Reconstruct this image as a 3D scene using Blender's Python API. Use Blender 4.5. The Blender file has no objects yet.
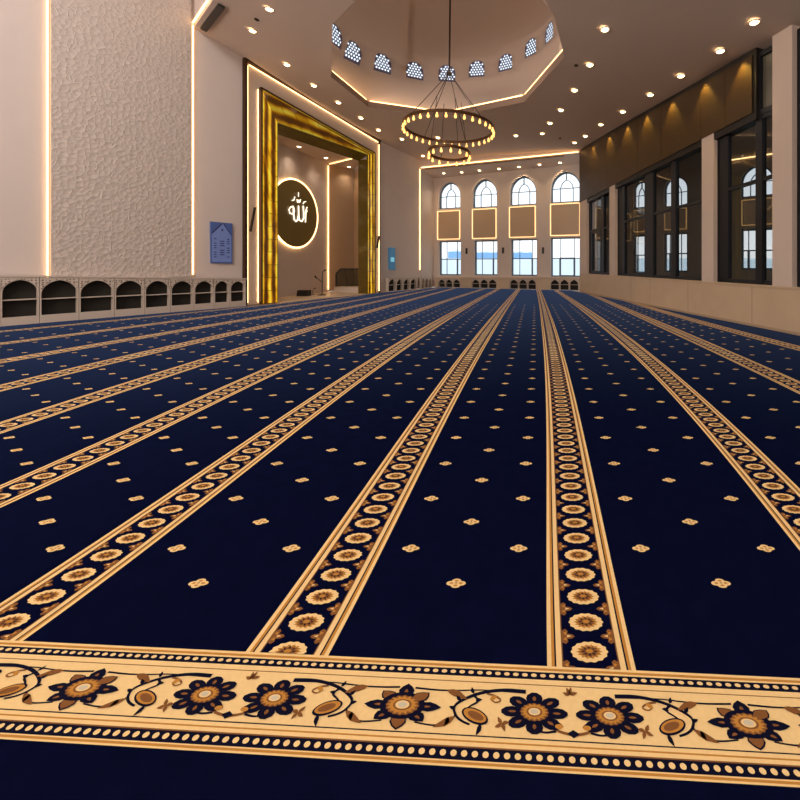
import bpy, bmesh, math, random
import numpy as np
from mathutils import Vector, Matrix
from mathutils.geometry import delaunay_2d_cdt
random.seed(7)
PI = math.pi
scene = bpy.context.scene
COL = scene.collection

# ------------------------------------------------------------------ survey: camera constants and room measurements
CX, CY, F, EYE = 533.0, 264.0, 410.0, 1.65
def flr(px, py):
    Y = F*EYE/(py-CY); return ((px-CX)/F*Y, Y)
def on_wall(px, py, A, B):
    """point of the vertical plane over plan line A-B seen in direction (px,py): returns (u along A->B, z)"""
    k = (px-CX)/F; dx, dy = B[0]-A[0], B[1]-A[1]; L = math.hypot(dx, dy)
    t = (k*A[1]-A[0])/(dx-k*dy); Y = A[1]+t*dy
    return (t*L, EYE+(CY-py)/F*Y)
def depth_pt(px, py, Y):
    return Vector(((px-CX)/F*Y, Y, EYE+(CY-py)/F*Y))
def Lerp(a, b, t): return a+(b-a)*t

# ------------------------------------------------------------------ materials
def lin(c):
    c = c/255.0
    return c/12.92 if c <= 0.04045 else ((c+0.055)/1.055)**2.4
def rgb(r, g, b): return (lin(r), lin(g), lin(b), 1)
MATS = {}
def mat(name, col, rough=.6, metal=0, noise=0, nscale=8, bump=0, emit=None, estr=0, spec=.5, sheen=None, coat=0):
    if name in MATS: return MATS[name]
    m = bpy.data.materials.new(name); m.use_nodes = True; nt = m.node_tree; b = nt.nodes['Principled BSDF']
    b.inputs['Roughness'].default_value = rough; b.inputs['Metallic'].default_value = metal
    b.inputs['Specular IOR Level'].default_value = spec; b.inputs['Coat Weight'].default_value = coat
    b.inputs['Base Color'].default_value = col
    if noise or bump:
        tc = nt.nodes.new('ShaderNodeTexCoord'); nz = nt.nodes.new('ShaderNodeTexNoise')
        nz.inputs['Scale'].default_value = nscale; nz.inputs['Detail'].default_value = 4
        nt.links.new(tc.outputs['Object'], nz.inputs['Vector'])
        if noise:
            mx = nt.nodes.new('ShaderNodeMixRGB'); mx.inputs[1].default_value = tuple(c*(1-noise) for c in col[:3])+(1,)
            mx.inputs[2].default_value = tuple(min(1, c*(1+noise)) for c in col[:3])+(1,)
            nt.links.new(nz.outputs['Fac'], mx.inputs[0]); nt.links.new(mx.outputs[0], b.inputs['Base Color'])
        if bump:
            bp = nt.nodes.new('ShaderNodeBump'); bp.inputs['Strength'].default_value = bump; bp.inputs['Distance'].default_value = .01
            nt.links.new(nz.outputs['Fac'], bp.inputs['Height']); nt.links.new(bp.outputs[0], b.inputs['Normal'])
    if emit: b.inputs['Emission Color'].default_value = emit; b.inputs['Emission Strength'].default_value = estr
    if sheen:
        b.inputs['Sheen Weight'].default_value = sheen[0]; b.inputs['Sheen Tint'].default_value = sheen[1]; b.inputs['Sheen Roughness'].default_value = sheen[2]
    MATS[name] = m; return m
def glass(name, tint, refl, rough=0.0):
    m = bpy.data.materials.new(name); m.use_nodes = True; nt = m.node_tree; nt.nodes.clear()
    o = nt.nodes.new('ShaderNodeOutputMaterial'); mx = nt.nodes.new('ShaderNodeMixShader')
    t = nt.nodes.new('ShaderNodeBsdfTransparent'); g = nt.nodes.new('ShaderNodeBsdfGlossy')
    t.inputs[0].default_value = tint; g.inputs['Roughness'].default_value = rough
    lw = nt.nodes.new('ShaderNodeLayerWeight'); lw.inputs[0].default_value = .5
    pw = nt.nodes.new('ShaderNodeMath'); pw.operation = 'POWER'; pw.inputs[1].default_value = 4.0
    ad = nt.nodes.new('ShaderNodeMath'); ad.operation = 'MULTIPLY_ADD'; ad.inputs[1].default_value = .85*refl; ad.inputs[2].default_value = .045*refl
    nt.links.new(lw.outputs['Facing'], pw.inputs[0]); nt.links.new(pw.outputs[0], ad.inputs[0]); nt.links.new(ad.outputs[0], mx.inputs[0])
    nt.links.new(t.outputs[0], mx.inputs[1]); nt.links.new(g.outputs[0], mx.inputs[2]); nt.links.new(mx.outputs[0], o.inputs[0])
    MATS[name] = m; return m

M_wall = mat('warm_white_plaster', rgb(206,190,180), .8, noise=.03, nscale=2)
M_ceil = mat('ceiling_plaster', rgb(212,192,180), .9, noise=.02, nscale=1.5)
M_dome = mat('dome_plaster', rgb(222,206,196), .9)
M_stone = mat('beige_marble', rgb(200,176,148), .45, noise=.12, nscale=1.6)
M_pill = mat('pale_pillar_stone', rgb(208,190,178), .6, noise=.03, nscale=3)
M_led = mat('warm_led', rgb(255,220,170), .5, emit=(1,.60,.26,1), estr=4.0)
M_ledw = mat('bright_led', rgb(255,235,200), .5, emit=(1,.60,.26,1), estr=4.0)
M_ledsoft = mat('soft_amber_led', rgb(255,215,150), .5, emit=(1,.66,.30,1), estr=1.7)
M_leddim = mat('dim_amber_led', rgb(200,150,80), .5, emit=(1,.58,.22,1), estr=.55)
M_lamp = mat('lamp_lens', rgb(255,240,210), .5, emit=(1,.74,.42,1), estr=9)
M_ring = mat('lamp_trim', rgb(225,205,190), .5)
M_bulb = mat('glowing_bulb', rgb(255,220,150), .4, emit=(1,.47,.11,1), estr=2.3)
M_brass = mat('dark_brass', rgb(92,62,34), .4, metal=.7)
M_wire = mat('dark_steel', rgb(60,48,42), .5, metal=.4)
M_dark = mat('charcoal_aluminium', rgb(26,29,36), .45, metal=.2)
M_frame = mat('grey_window_frame', rgb(86,104,118), .5)
M_black = mat('black_plastic', rgb(22,18,16), .5)
M_hole = mat('shaded_cupboard_back', rgb(30,24,15), .8)  # shade inside the cupboards put into the near-black back colour
M_cab = mat('carved_cabinet_paint', rgb(196,178,162), .6, noise=.05, nscale=20)
M_disc = mat('dark_olive_glass', rgb(104,86,40), .35, emit=rgb(60,46,16), estr=.25)
M_white = mat('white_marble', rgb(214,196,178), .5, noise=.05)
M_glass = glass('clear_glass', (.93,.96,.98,1), .6)
M_tint = glass('grey_tinted_glass', (.46,.48,.48,1), .7)
M_rail = glass('railing_glass', (.55,.60,.55,1), 1.5)
M_bronze = mat('bronze_wall_panel', rgb(74,54,30), .5, metal=.35, noise=.25, nscale=6, bump=.3)
M_edge = mat('bronze_edge_trim', rgb(72,46,26), .4, metal=.5)
M_floor = mat('beige_floor_tile', rgb(205,180,150), .35, noise=.04)
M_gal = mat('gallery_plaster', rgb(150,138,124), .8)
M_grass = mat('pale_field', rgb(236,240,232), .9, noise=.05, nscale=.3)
M_bld = mat('hazed_blue_wall', rgb(130,170,210), .7, emit=rgb(130,175,215), estr=.3)  # distance haze put into the paler colour and slight glow
M_bldroof = mat('hazed_pale_roof', rgb(205,218,230), .7, emit=rgb(190,210,230), estr=.4)  # roof paled and made to glow slightly for the same haze
M_blue = mat('blue_tablet', rgb(70,90,140), .4, emit=rgb(60,78,130), estr=.15)
M_blue2 = mat('pale_blue_tablet', rgb(104,118,160), .4, emit=rgb(96,112,165), estr=.25)
M_navytext = mat('navy_print', rgb(40,44,92), .5)
M_paletext = mat('pale_print', rgb(170,178,215), .5, emit=rgb(170,178,215), estr=.3)
M_screen = mat('teal_screen', rgb(40,84,112), .3, emit=rgb(44,100,130), estr=.5)
M_screen2 = mat('bright_screen', rgb(120,190,215), .3, emit=rgb(120,190,215), estr=.6)
M_panelglow = mat('backlit_panel_face', rgb(190,164,136), .7)

def fret_mat():
    m = bpy.data.materials.new('pierced_fretwork'); m.use_nodes = True; nt = m.node_tree; b = nt.nodes['Principled BSDF']
    tc = nt.nodes.new('ShaderNodeTexCoord'); v = nt.nodes.new('ShaderNodeTexVoronoi'); v.inputs['Scale'].default_value = 17; v.inputs['Randomness'].default_value = .35
    nt.links.new(tc.outputs['Object'], v.inputs['Vector']); cr = nt.nodes.new('ShaderNodeValToRGB'); e = cr.color_ramp.elements
    e[0].position = .30; e[0].color = rgb(112,96,82); e[1].position = .48; e[1].color = rgb(200,182,166)
    nt.links.new(v.outputs['Distance'], cr.inputs[0]); nt.links.new(cr.outputs[0], b.inputs['Base Color']); b.inputs['Roughness'].default_value = .7
    return m
M_fret = fret_mat()
def textured_panel_mat():
    m = bpy.data.materials.new('star_relief_plaster'); m.use_nodes = True; nt = m.node_tree; b = nt.nodes['Principled BSDF']
    tc = nt.nodes.new('ShaderNodeTexCoord'); v = nt.nodes.new('ShaderNodeTexVoronoi'); v.feature = 'DISTANCE_TO_EDGE'
    v.inputs['Scale'].default_value = 7.5; v.inputs['Randomness'].default_value = .8
    nt.links.new(tc.outputs['Object'], v.inputs['Vector'])
    r = nt.nodes.new('ShaderNodeMapRange'); r.inputs[1].default_value = 0; r.inputs[2].default_value = .055; r.inputs[3].default_value = 1; r.inputs[4].default_value = 0
    nt.links.new(v.outputs['Distance'], r.inputs[0])
    v2 = nt.nodes.new('ShaderNodeTexVoronoi'); v2.feature = 'F1'; v2.inputs['Scale'].default_value = 7.5; v2.inputs['Randomness'].default_value = .8
    nt.links.new(tc.outputs['Object'], v2.inputs['Vector'])
    ad = nt.nodes.new('ShaderNodeMath'); ad.operation = 'ADD'; nt.links.new(r.outputs[0], ad.inputs[0]); nt.links.new(v2.outputs['Distance'], ad.inputs[1])
    bp = nt.nodes.new('ShaderNodeBump'); bp.inputs['Strength'].default_value = .45; bp.inputs['Distance'].default_value = .05
    nt.links.new(ad.outputs[0], bp.inputs['Height']); nt.links.new(bp.outputs[0], b.inputs['Normal'])
    mx = nt.nodes.new('ShaderNodeMixRGB'); mx.inputs[1].default_value = rgb(194,178,166); mx.inputs[2].default_value = rgb(214,200,188)  # ridges coloured lighter: edge highlights of the relief put into the colour
    nt.links.new(r.outputs[0], mx.inputs[0]); nt.links.new(mx.outputs[0], b.inputs['Base Color']); b.inputs['Roughness'].default_value = .6
    return m
M_relief = textured_panel_mat()

def onyx_mat(name, axis, lamps, power=.95):
    """backlit amber onyx: glowing tube lines along the member, cloudy brown veins; object-space x = across, y = along"""
    m = bpy.data.materials.new(name); m.use_nodes = True; nt = m.node_tree; b = nt.nodes['Principled BSDF']
    uv = nt.nodes.new('ShaderNodeUVMap'); sp = nt.nodes.new('ShaderNodeSeparateXYZ'); nt.links.new(uv.outputs[0], sp.inputs[0])
    w = nt.nodes.new('ShaderNodeMath'); w.operation = 'MULTIPLY'; w.inputs[1].default_value = lamps*2*PI; nt.links.new(sp.outputs['X'], w.inputs[0])
    c = nt.nodes.new('ShaderNodeMath'); c.operation = 'COSINE'; nt.links.new(w.outputs[0], c.inputs[0])
    nz = nt.nodes.new('ShaderNodeTexNoise'); nz.inputs['Scale'].default_value = 1.7; nz.inputs['Detail'].default_value = 5
    mp = nt.nodes.new('ShaderNodeMapping'); mp.inputs['Scale'].default_value = (1.4, .55, 1); nt.links.new(uv.outputs[0], mp.inputs[0]); nt.links.new(mp.outputs[0], nz.inputs['Vector'])
    br = nt.nodes.new('ShaderNodeTexBrick'); br.inputs['Scale'].default_value = 1; br.inputs['Color1'].default_value = (1,1,1,1); br.inputs['Color2'].default_value = (.8,.8,.8,1)
    br.inputs['Mortar'].default_value = (.1,.1,.1,1); br.inputs['Mortar Size'].default_value = .012; br.inputs['Brick Width'].default_value = 5; br.inputs['Row Height'].default_value = .62
    nt.links.new(uv.outputs[0], br.inputs['Vector'])
    s = nt.nodes.new('ShaderNodeMath'); s.operation = 'MULTIPLY_ADD'; s.inputs[1].default_value = .26; s.inputs[2].default_value = .0
    nt.links.new(c.outputs[0], s.inputs[0])
    a = nt.nodes.new('ShaderNodeMath'); a.operation = 'ADD'; nt.links.new(s.outputs[0], a.inputs[0]); nt.links.new(nz.outputs['Fac'], a.inputs[1])
    cr = nt.nodes.new('ShaderNodeValToRGB'); e = cr.color_ramp.elements
    e[0].position = .28; e[0].color = rgb(52,26,4); e[1].position = .82; e[1].color = rgb(255,226,70)
    k = cr.color_ramp.elements.new(.45); k.color = rgb(150,88,8); k = cr.color_ramp.elements.new(.62); k.color = rgb(226,164,10)
    nt.links.new(a.outputs[0], cr.inputs[0])
    mm = nt.nodes.new('ShaderNodeMixRGB'); mm.blend_type = 'MULTIPLY'; mm.inputs[0].default_value = 1
    nt.links.new(cr.outputs[0], mm.inputs[1]); nt.links.new(br.outputs['Color'], mm.inputs[2])
    nt.links.new(mm.outputs[0], b.inputs['Emission Color']); b.inputs['Emission Strength'].default_value = power
    b.inputs['Base Color'].default_value = rgb(90,56,12); b.inputs['Roughness'].default_value = .2
    return m
M_onyx = onyx_mat('backlit_amber_onyx', 'x', 2)
M_onyxd = mat('faint_glow_onyx', rgb(84,64,24), .2, noise=.4, nscale=3, emit=rgb(110,84,20), estr=.10)  # faint glow added to the reveals, which have no lamp behind
M_onyxb = onyx_mat('dim_amber_onyx', 'x', 2, .42)

# carpet yarns: short pile, bluish sheen at grazing angles
sh = (.55, rgb(90,120,190), .35)
M_navy = mat('navy_carpet_pile', (.0026,.0036,.0190,1), .95, noise=.35, nscale=9, spec=.0, sheen=(.80, (.16,.30,.68,1), .20))
M_cream = mat('cream_carpet_yarn', rgb(230,196,138), .95, spec=.0, noise=.08, nscale=60, sheen=(.25,(1,.9,.85,1),.3))
M_gold = mat('gold_carpet_yarn', rgb(184,128,58), .95, spec=.0, noise=.10, nscale=60)
M_brown = mat('brown_carpet_yarn', rgb(126,82,46), .95, spec=.05, noise=.1, nscale=60)
M_ink = mat('dark_navy_carpet_yarn', rgb(15,15,36), .95, spec=.05)
M_grey = mat('grey_carpet_yarn', rgb(196,184,160), .95, spec=.05)
YARN = [M_navy, M_cream, M_gold, M_brown, M_ink, M_grey]
NAVY, CREAM, GOLD, BROWN, INK, GREY = range(6)

# ------------------------------------------------------------------ object helpers
ORG = {}
def thing(name, label, cat, loc=(0,0,0), group=None):
    o = bpy.data.objects.new(name, None); COL.objects.link(o); o.location = loc; o.empty_display_size = .2
    o['label'] = label; o['category'] = cat
    if group: o['group'] = group
    ORG[o.name] = Vector(loc); return o
def tag(o, label, cat, group=None):
    o['label'] = label; o['category'] = cat
    if group: o['group'] = group
    return o
class MB:
    """collects polygons; build() links them as one mesh object"""
    def __init__(s): s.v = []; s.f = []; s.m = []; s.uv = {}
    def poly(s, pts, mi=0, uv=None):
        b = len(s.v); s.v += [tuple(p) for p in pts]
        if uv: s.uv[len(s.f)] = uv
        s.f.append(tuple(range(b, b+len(pts)))); s.m.append(mi); return s
    def mesh(s, vs, fs, mi=0):
        b = len(s.v); s.v += [tuple(p) for p in vs]
        for f in fs: s.f.append(tuple(b+i for i in f)); s.m.append(mi)
        return s
    def hexa(s, lo, hi, mi=0):
        """lo, hi: two matching loops of n points -> closed prism"""
        n = len(lo); fs = [tuple(range(n))[::-1], tuple(range(n, 2*n))]
        for i in range(n): j = (i+1) % n; fs.append((i, j, n+j, n+i))
        return s.mesh(list(lo)+list(hi), fs, mi)
    def box(s, c, sx, sy, sz, rz=0, mi=0):
        R = Matrix.Rotation(rz, 3, 'Z'); c = Vector(c)
        q = [c+R@Vector((a*sx/2, b*sy/2, 0)) for a, b in ((-1,-1),(1,-1),(1,1),(-1,1))]
        up = Vector((0,0,sz/2))
        return s.hexa([p-up for p in q], [p+up for p in q], mi)
    def tube(s, pts, r, seg=8, mi=0, closed=False, cap=True, flat=None):
        pts = [Vector(p) for p in pts]; n = len(pts); rings = []
        rr = r if isinstance(r, (list, tuple)) else [r]*n
        for i, p in enumerate(pts):
            a = pts[i-1] if i > 0 or closed else p; c = pts[(i+1) % n] if i < n-1 or closed else p
            t = (c-a).normalized() if (c-a).length > 1e-9 else Vector((0,0,1))
            up = Vector((0,0,1)) if abs(t.z) < .95 else Vector((1,0,0))
            x = t.cross(up).normalized(); y = t.cross(x).normalized()
            rings.append([p+(x*math.cos(2*PI*k/seg)+y*math.sin(2*PI*k/seg))*rr[i] for k in range(seg)])
        vs = [q for g in rings for q in g]; fs = []
        for i in range(n if closed else n-1):
            j = (i+1) % n
            for k in range(seg): l = (k+1) % seg; fs.append((i*seg+k, i*seg+l, j*seg+l, j*seg+k))
        if cap and not closed: fs += [tuple(range(seg)), tuple((n-1)*seg+k for k in range(seg))[::-1]]
        return s.mesh(vs, fs, mi)
    def lathe(s, c, prof, seg=16, mi=0, cap=True):
        c = Vector(c); vs = []; fs = []
        for r, z in prof: vs += [c+Vector((r*math.cos(2*PI*k/seg), r*math.sin(2*PI*k/seg), z)) for k in range(seg)]
        for i in range(len(prof)-1):
            for k in range(seg): l = (k+1) % seg; fs.append((i*seg+k, i*seg+l, (i+1)*seg+l, (i+1)*seg+k))
        if cap: fs += [tuple(range(seg))[::-1], tuple((len(prof)-1)*seg+k for k in range(seg))]
        return s.mesh(vs, fs, mi)
    def build(s, name, mats, parent=None, smooth=False, kind=None, fixn=True):
        mats = mats if isinstance(mats, list) else [mats]
        V = [Vector(v) for v in s.v]
        if parent is not None: org = ORG[parent.name]
        else:
            lo = Vector([min(v[i] for v in V) for i in range(3)]); hi = Vector([max(v[i] for v in V) for i in range(3)])
            org = Vector(((lo.x+hi.x)/2, (lo.y+hi.y)/2, lo.z))
        me = bpy.data.meshes.new(name); me.from_pydata([v-org for v in V], [], s.f)
        for m in mats: me.materials.append(m)
        me.polygons.foreach_set('material_index', s.m)
        if s.uv:
            ul = me.uv_layers.new(name='UVMap')
            for fi, uv in s.uv.items():
                for li, u in zip(me.polygons[fi].loop_indices, uv): ul.data[li].uv = u
        if fixn and not s.uv:
            bm = bmesh.new(); bm.from_mesh(me); bmesh.ops.remove_doubles(bm, verts=bm.verts, dist=1e-5)
            bmesh.ops.recalc_face_normals(bm, faces=bm.faces); bm.to_mesh(me); bm.free()
        if smooth:
            me.polygons.foreach_set('use_smooth', [True]*len(me.polygons))
        o = bpy.data.objects.new(name, me); COL.objects.link(o); ORG[o.name] = org
        if parent is not None: o.parent = parent
        else: o.location = org
        if kind: o['kind'] = kind
        return o
class Wall:
    """vertical plan line A->B; d>0 is towards the room"""
    def __init__(s, A, B, inward=None):
        s.A, s.B = A, B; dx, dy = B[0]-A[0], B[1]-A[1]; s.L = math.hypot(dx, dy); s.t = (dx/s.L, dy/s.L)
        n = (-s.t[1], s.t[0]); ref = inward or (0, 12)
        if (ref[0]-A[0])*n[0]+(ref[1]-A[1])*n[1] < 0: n = (-n[0], -n[1])
        s.n = n; s.rz = math.atan2(s.t[1], s.t[0])
    def p(s, u, z, d=0): return Vector((s.A[0]+s.t[0]*u+s.n[0]*d, s.A[1]+s.t[1]*u+s.n[1]*d, z))
    def px(s, x, y): return on_wall(x, y, s.A, s.B)
    def at(s, x, y, d=0): u, z = s.px(x, y); return s.p(u, z, d)
def inside(pt, loop):
    x, y = pt; r = False; n = len(loop)
    for i in range(n):
        x1, y1 = loop[i][:2]; x2, y2 = loop[(i+1) % n][:2]
        if (y1 > y) != (y2 > y) and x < (x2-x1)*(y-y1)/(y2-y1)+x1: r = not r
    return r
def region(outer, holes=(), extra=()):
    """triangulated planar region with holes -> (2-D verts, faces)"""
    pts = []; edges = []
    for lp in [outer]+list(holes):
        b = len(pts); n = len(lp); pts += [Vector((p[0], p[1])) for p in lp]; edges += [(b+i, b+(i+1) % n) for i in range(n)]
    pts += [Vector(e) for e in extra]
    v, e, f, *_ = delaunay_2d_cdt(pts, edges, [], 0, 1e-6)
    keep = []
    for t in f:
        c = ((v[t[0]].x+v[t[1]].x+v[t[2]].x)/3, (v[t[0]].y+v[t[1]].y+v[t[2]].y)/3)
        if inside(c, outer) and not any(inside(c, h) for h in holes): keep.append(tuple(t))
    return v, keep
def plate(mb, fn, outer, holes=(), d0=0, d1=-.2, mi=0, extra=()):
    """slab with openings; fn(u, z, d) -> world"""
    v, f = region(outer, holes, extra); n = len(v)
    vs = [fn(p.x, p.y, d0) for p in v]+[fn(p.x, p.y, d1) for p in v]
    fs = [t for t in f]+[tuple(n+i for i in t[::-1]) for t in f]
    mb.mesh(vs, fs, mi)
    for lp in [outer]+list(holes):
        k = len(lp)
        for i in range(k):
            a, b = lp[i], lp[(i+1) % k]; mb.poly([fn(*a[:2], d0), fn(*b[:2], d0), fn(*b[:2], d1), fn(*a[:2], d1)], mi)
    return mb
def arch_loop(u0, u1, z0, z1, rise, seg=18, point=0.0):
    """round-headed outline; rise = height of head; point>0 makes it slightly pointed"""
    c = (u0+u1)/2; hw = (u1-u0)/2; zs = z1-rise; o = [(u0, z0), (u1, z0)]
    for i in range(seg+1):
        a = PI*i/seg; s = math.sin(a); o.append((c+hw*math.cos(a), zs+rise*(s*(1-point)+point*(1-abs(math.cos(a))))))
    return o
def wbar(mb, w, u0, z0, u1, z1, wd, d0, d1, mi=0):
    """flat bar of width wd in the wall plane from (u0,z0) to (u1,z1), between offsets d0..d1"""
    du, dz = u1-u0, z1-z0; l = math.hypot(du, dz) or 1; nx, nz = -dz/l*wd/2, du/l*wd/2
    q = [(u0+nx, z0+nz), (u1+nx, z1+nz), (u1-nx, z1-nz), (u0-nx, z0-nz)]
    mb.hexa([w.p(a, b, d0) for a, b in q], [w.p(a, b, d1) for a, b in q], mi)
def wpath(mb, w, pts, wd, d0, d1, mi=0):
    for a, b in zip(pts, pts[1:]): wbar(mb, w, a[0], a[1], b[0], b[1], wd, d0, d1, mi)
def ring_plate(mb, fn, loop, width, d0, d1, mi=0):
    """frame of given width just inside a loop"""
    n = len(loop); cx = sum(p[0] for p in loop)/n; inner = []
    for i in range(n):
        a, b, c = Vector(loop[i-1][:2]), Vector(loop[i][:2]), Vector(loop[(i+1) % n][:2])
        t1 = (b-a).normalized(); t2 = (c-b).normalized(); m = Vector((-(t1.y+t2.y), t1.x+t2.x)); 
        m = m.normalized() if m.length > 1e-6 else Vector((-t1.y, t1.x))
        k = max(.4, m.dot(Vector((-t1.y, t1.x)))); inner.append(tuple(b+m*(width/k)))
    for i in range(n):
        j = (i+1) % n; q = [loop[i], loop[j], inner[j], inner[i]]
        mb.hexa([fn(*p[:2], d0) for p in q], [fn(*p[:2], d1) for p in q], mi)
    return inner

# ------------------------------------------------------------------ plan of the hall
FA, FB = flr(0, 326.5), flr(247, 306)                 # front of the left cabinet run
def off(A, B, d):
    w = Wall(A, B); return (A[0]-w.n[0]*d, A[1]-w.n[1]*d), (B[0]-w.n[0]*d, B[1]-w.n[1]*d)
LA, LB = off(FA, FB, .34)
w0 = Wall(LA, LB)
uB = w0.px(243, 264)[0]; B_ = tuple(w0.p(uB, 0))[:2]
wl = Wall(LA, B_)                                    # left wall (relief panel, tablet)
N_ = flr(379, 292.5)
wq = Wall(B_, N_)                                    # wall of the golden niche
P_ = ((420-CX)/F*27.6, 27.6)
wp = Wall(N_, P_)                                    # short plain wall beyond it
R2 = (2.75, 24.0); R1 = flr(776, 331)
wr = Wall(R2, R1)                                    # right wall, u grows towards the camera
W1 = ((433.6-CX)/F*29.5, 29.5); W2 = ((580-CX)/F*25.7, 25.7)
ww = Wall(W1, W2)                                    # window wall of the end bay
wh = Wall(P_, R2)                                    # header line of the bay

# ceiling heights: thin-plate surface through the measured wall heads
ctrl = []
def addc(x, y, pt): ctrl.append((pt[0], pt[1], EYE+(CY-y)/F*pt[1]))
addc(243, 58, B_); addc(379, 140.5, N_); addc(420, 160, P_); addc(579, 150, R2); addc(773, 37, wr.at(773, 37))
uc = w0.px(194, 27); C0 = tuple(w0.p(uc[0], 0))[:2]; ctrl.append((C0[0], C0[1], uc[1]))
E0 = ((213-CX)/F*12.9, 12.9); ctrl.append((E0[0], E0[1], EYE+CY/F*12.9))
cc = np.array(ctrl)
def _u(r2): return np.where(r2 > 1e-12, r2*np.log(np.maximum(r2, 1e-12)), 0)
_n = len(cc); _A = np.zeros((_n+3, _n+3)); _d = cc[:, None, :2]-cc[None, :, :2]
_A[:_n, :_n] = _u((_d**2).sum(-1))+np.eye(_n)*2.0; _A[:_n, _n] = 1; _A[:_n, _n+1:] = cc[:, :2]; _A[_n, :_n] = 1; _A[_n+1:, :_n] = cc[:, :2].T
_w = np.linalg.solve(_A, np.concatenate([cc[:, 2], [0,0,0]]))
def zc(x, y):
    x = min(max(x, -13.5), 7.0); y = min(max(y, 9.0), 28.5)
    return float((_u((cc[:, 0]-x)**2+(cc[:, 1]-y)**2)*_w[:_n]).sum()+_w[_n]+_w[_n+1]*x+_w[_n+2]*y)
def on_ceiling(px, py, fn=zc):
    lo, hi = 4.0, 40.0
    for _ in range(50):
        Y = (lo+hi)/2; z = EYE+(CY-py)/F*Y
        if z < fn((px-CX)/F*Y, Y): lo = Y
        else: hi = Y
    return Vector(((px-CX)/F*Y, Y, fn((px-CX)/F*Y, Y)))

# ------------------------------------------------------------------ floor slab
FRONT = -3.0
fl = [(-19, FRONT), (9.5, FRONT), tuple(wr.p(wr.L+8, 0, -.3))[:2], tuple(ww.p(ww.L+1.2, 0, -.3))[:2], tuple(ww.p(-.3, 0, -.3))[:2],
      tuple(wp.p(wp.L, 0, -.3))[:2], (-14.6, 26.8), (-14.6, 17), tuple(wl.p(0, 0, -.3))[:2], (-19, LA[1]-2.5)]
fl = [(-19, FRONT), (9.5, FRONT), (9.5, 31), (-19, 31)]
mb = MB(); mb.hexa([(x, y, -.30) for x, y in fl], [(x, y, -.03) for x, y in fl]); mb.build('floor', M_floor, kind='structure')

# ------------------------------------------------------------------ the carpet
carpet = thing('prayer_carpet', 'wall-to-wall navy prayer carpet with gold flower-patterned row stripes and a cream border band', 'carpet', (-1, 6, 0))
STR = {'S8':(-16.521,4.386,0,0),'S7':(-12.299,2.037,.001,0),'S6':(-9.150,.110,.501,.001),'S5':(-6.977,-.601,.490,.001),
 'S4':(-5.394,-.378,-.091,.174),'S3':(-3.900,-.399,-.164,.322),'S2':(-2.535,-.243,-.006,.122),'S1':(-1.097,-.087,.014,.047),
 'S0':(.325,.117,-.001,-.031),'R1':(1.889,.264,-.090,-.117),'R2':(3.541,.141,-.241,0),'R3':(5.911,-1.211,0,0)}
YMIN = {'S8':8,'S7':6.5,'S6':5.5,'S5':4.5,'S4':3.6,'S3':2.6,'S2':1.5,'S1':1.3,'S0':1.3,'R1':2.0,'R2':4,'R3':5}
def xc(k, Y):
    c = STR[k]; y0 = YMIN[k]
    def ev(l): return c[0]+c[1]*l+c[2]*l*l+c[3]*l**3
    if Y >= y0: return ev(math.log(Y)-1.5)
    l = math.log(y0)-1.5; s = (c[1]+2*c[2]*l+3*c[3]*l*l)/y0
    return ev(l)+s*(Y-y0)
def ws(Y):
    v = F*EYE/Y; return .36 if v > 60 else .28+.08*max(0, (v-27)/33)
def yb(X): return 1.683-.049*X        # far edge of the border band
def cut(bm, co, n):
    bmesh.ops.bisect_plane(bm, geom=bm.verts[:]+bm.edges[:]+bm.faces[:], plane_co=Vector((co[0], co[1], 0)), plane_no=Vector((n[0], n[1], 0)), clear_inner=True)
def clip_room(mb):
    """trim a carpet mesh to the hall outline (a nearer part bounded by the shoe cabinets, a farther part by the niche wall)"""
    out = MB()
    fbn = (FB[0]+wq.n[0]*.0, FB[1])
    near = [(tuple(Wall(FA, FB).p(0, 0, .012))[:2], Wall(FA, FB).n), ((0, FB[1]), (0, -1)), (tuple(wr.p(0, 0, .025))[:2], wr.n)]
    far = [((0, FB[1]), (0, 1)), (tuple(wq.p(0, 0, .17))[:2], wq.n), (tuple(wp.p(0, 0, .295))[:2], wp.n), (tuple(ww.p(0, 0, .275))[:2], ww.n), (tuple(wr.p(0, 0, .025))[:2], wr.n)]
    for planes in (near, far):
        bm = bmesh.new(); vs = [bm.verts.new(v) for v in mb.v]
        for f, m in zip(mb.f, mb.m):
            g = bm.faces.new([vs[i] for i in f]); g.material_index = m
        for co, n in planes: cut(bm, co, n)
        bm.verts.index_update(); b = len(out.v); out.v += [tuple(v.co) for v in bm.verts]
        for f in bm.faces: out.f.append(tuple(b+v.index for v in f.verts)); out.m.append(f.material_index)
        bm.free()
    return out
def star(n, r0, r1, ph=0, sx=1, sy=1):
    return [((r0 if i % 2 == 0 else r1)*math.cos(ph+PI*i/n)*sx, (r0 if i % 2 == 0 else r1)*math.sin(ph+PI*i/n)*sy) for i in range(2*n)]
def lobes(n, r, amp, seg, sx=1, sy=1, ph=0):
    o = []
    for i in range(seg):
        a = 2*PI*i/seg; k = r*(1+amp*math.cos(n*a+ph)); o.append((k*math.cos(a)*sx, k*math.sin(a)*sy))
    return o

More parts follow.
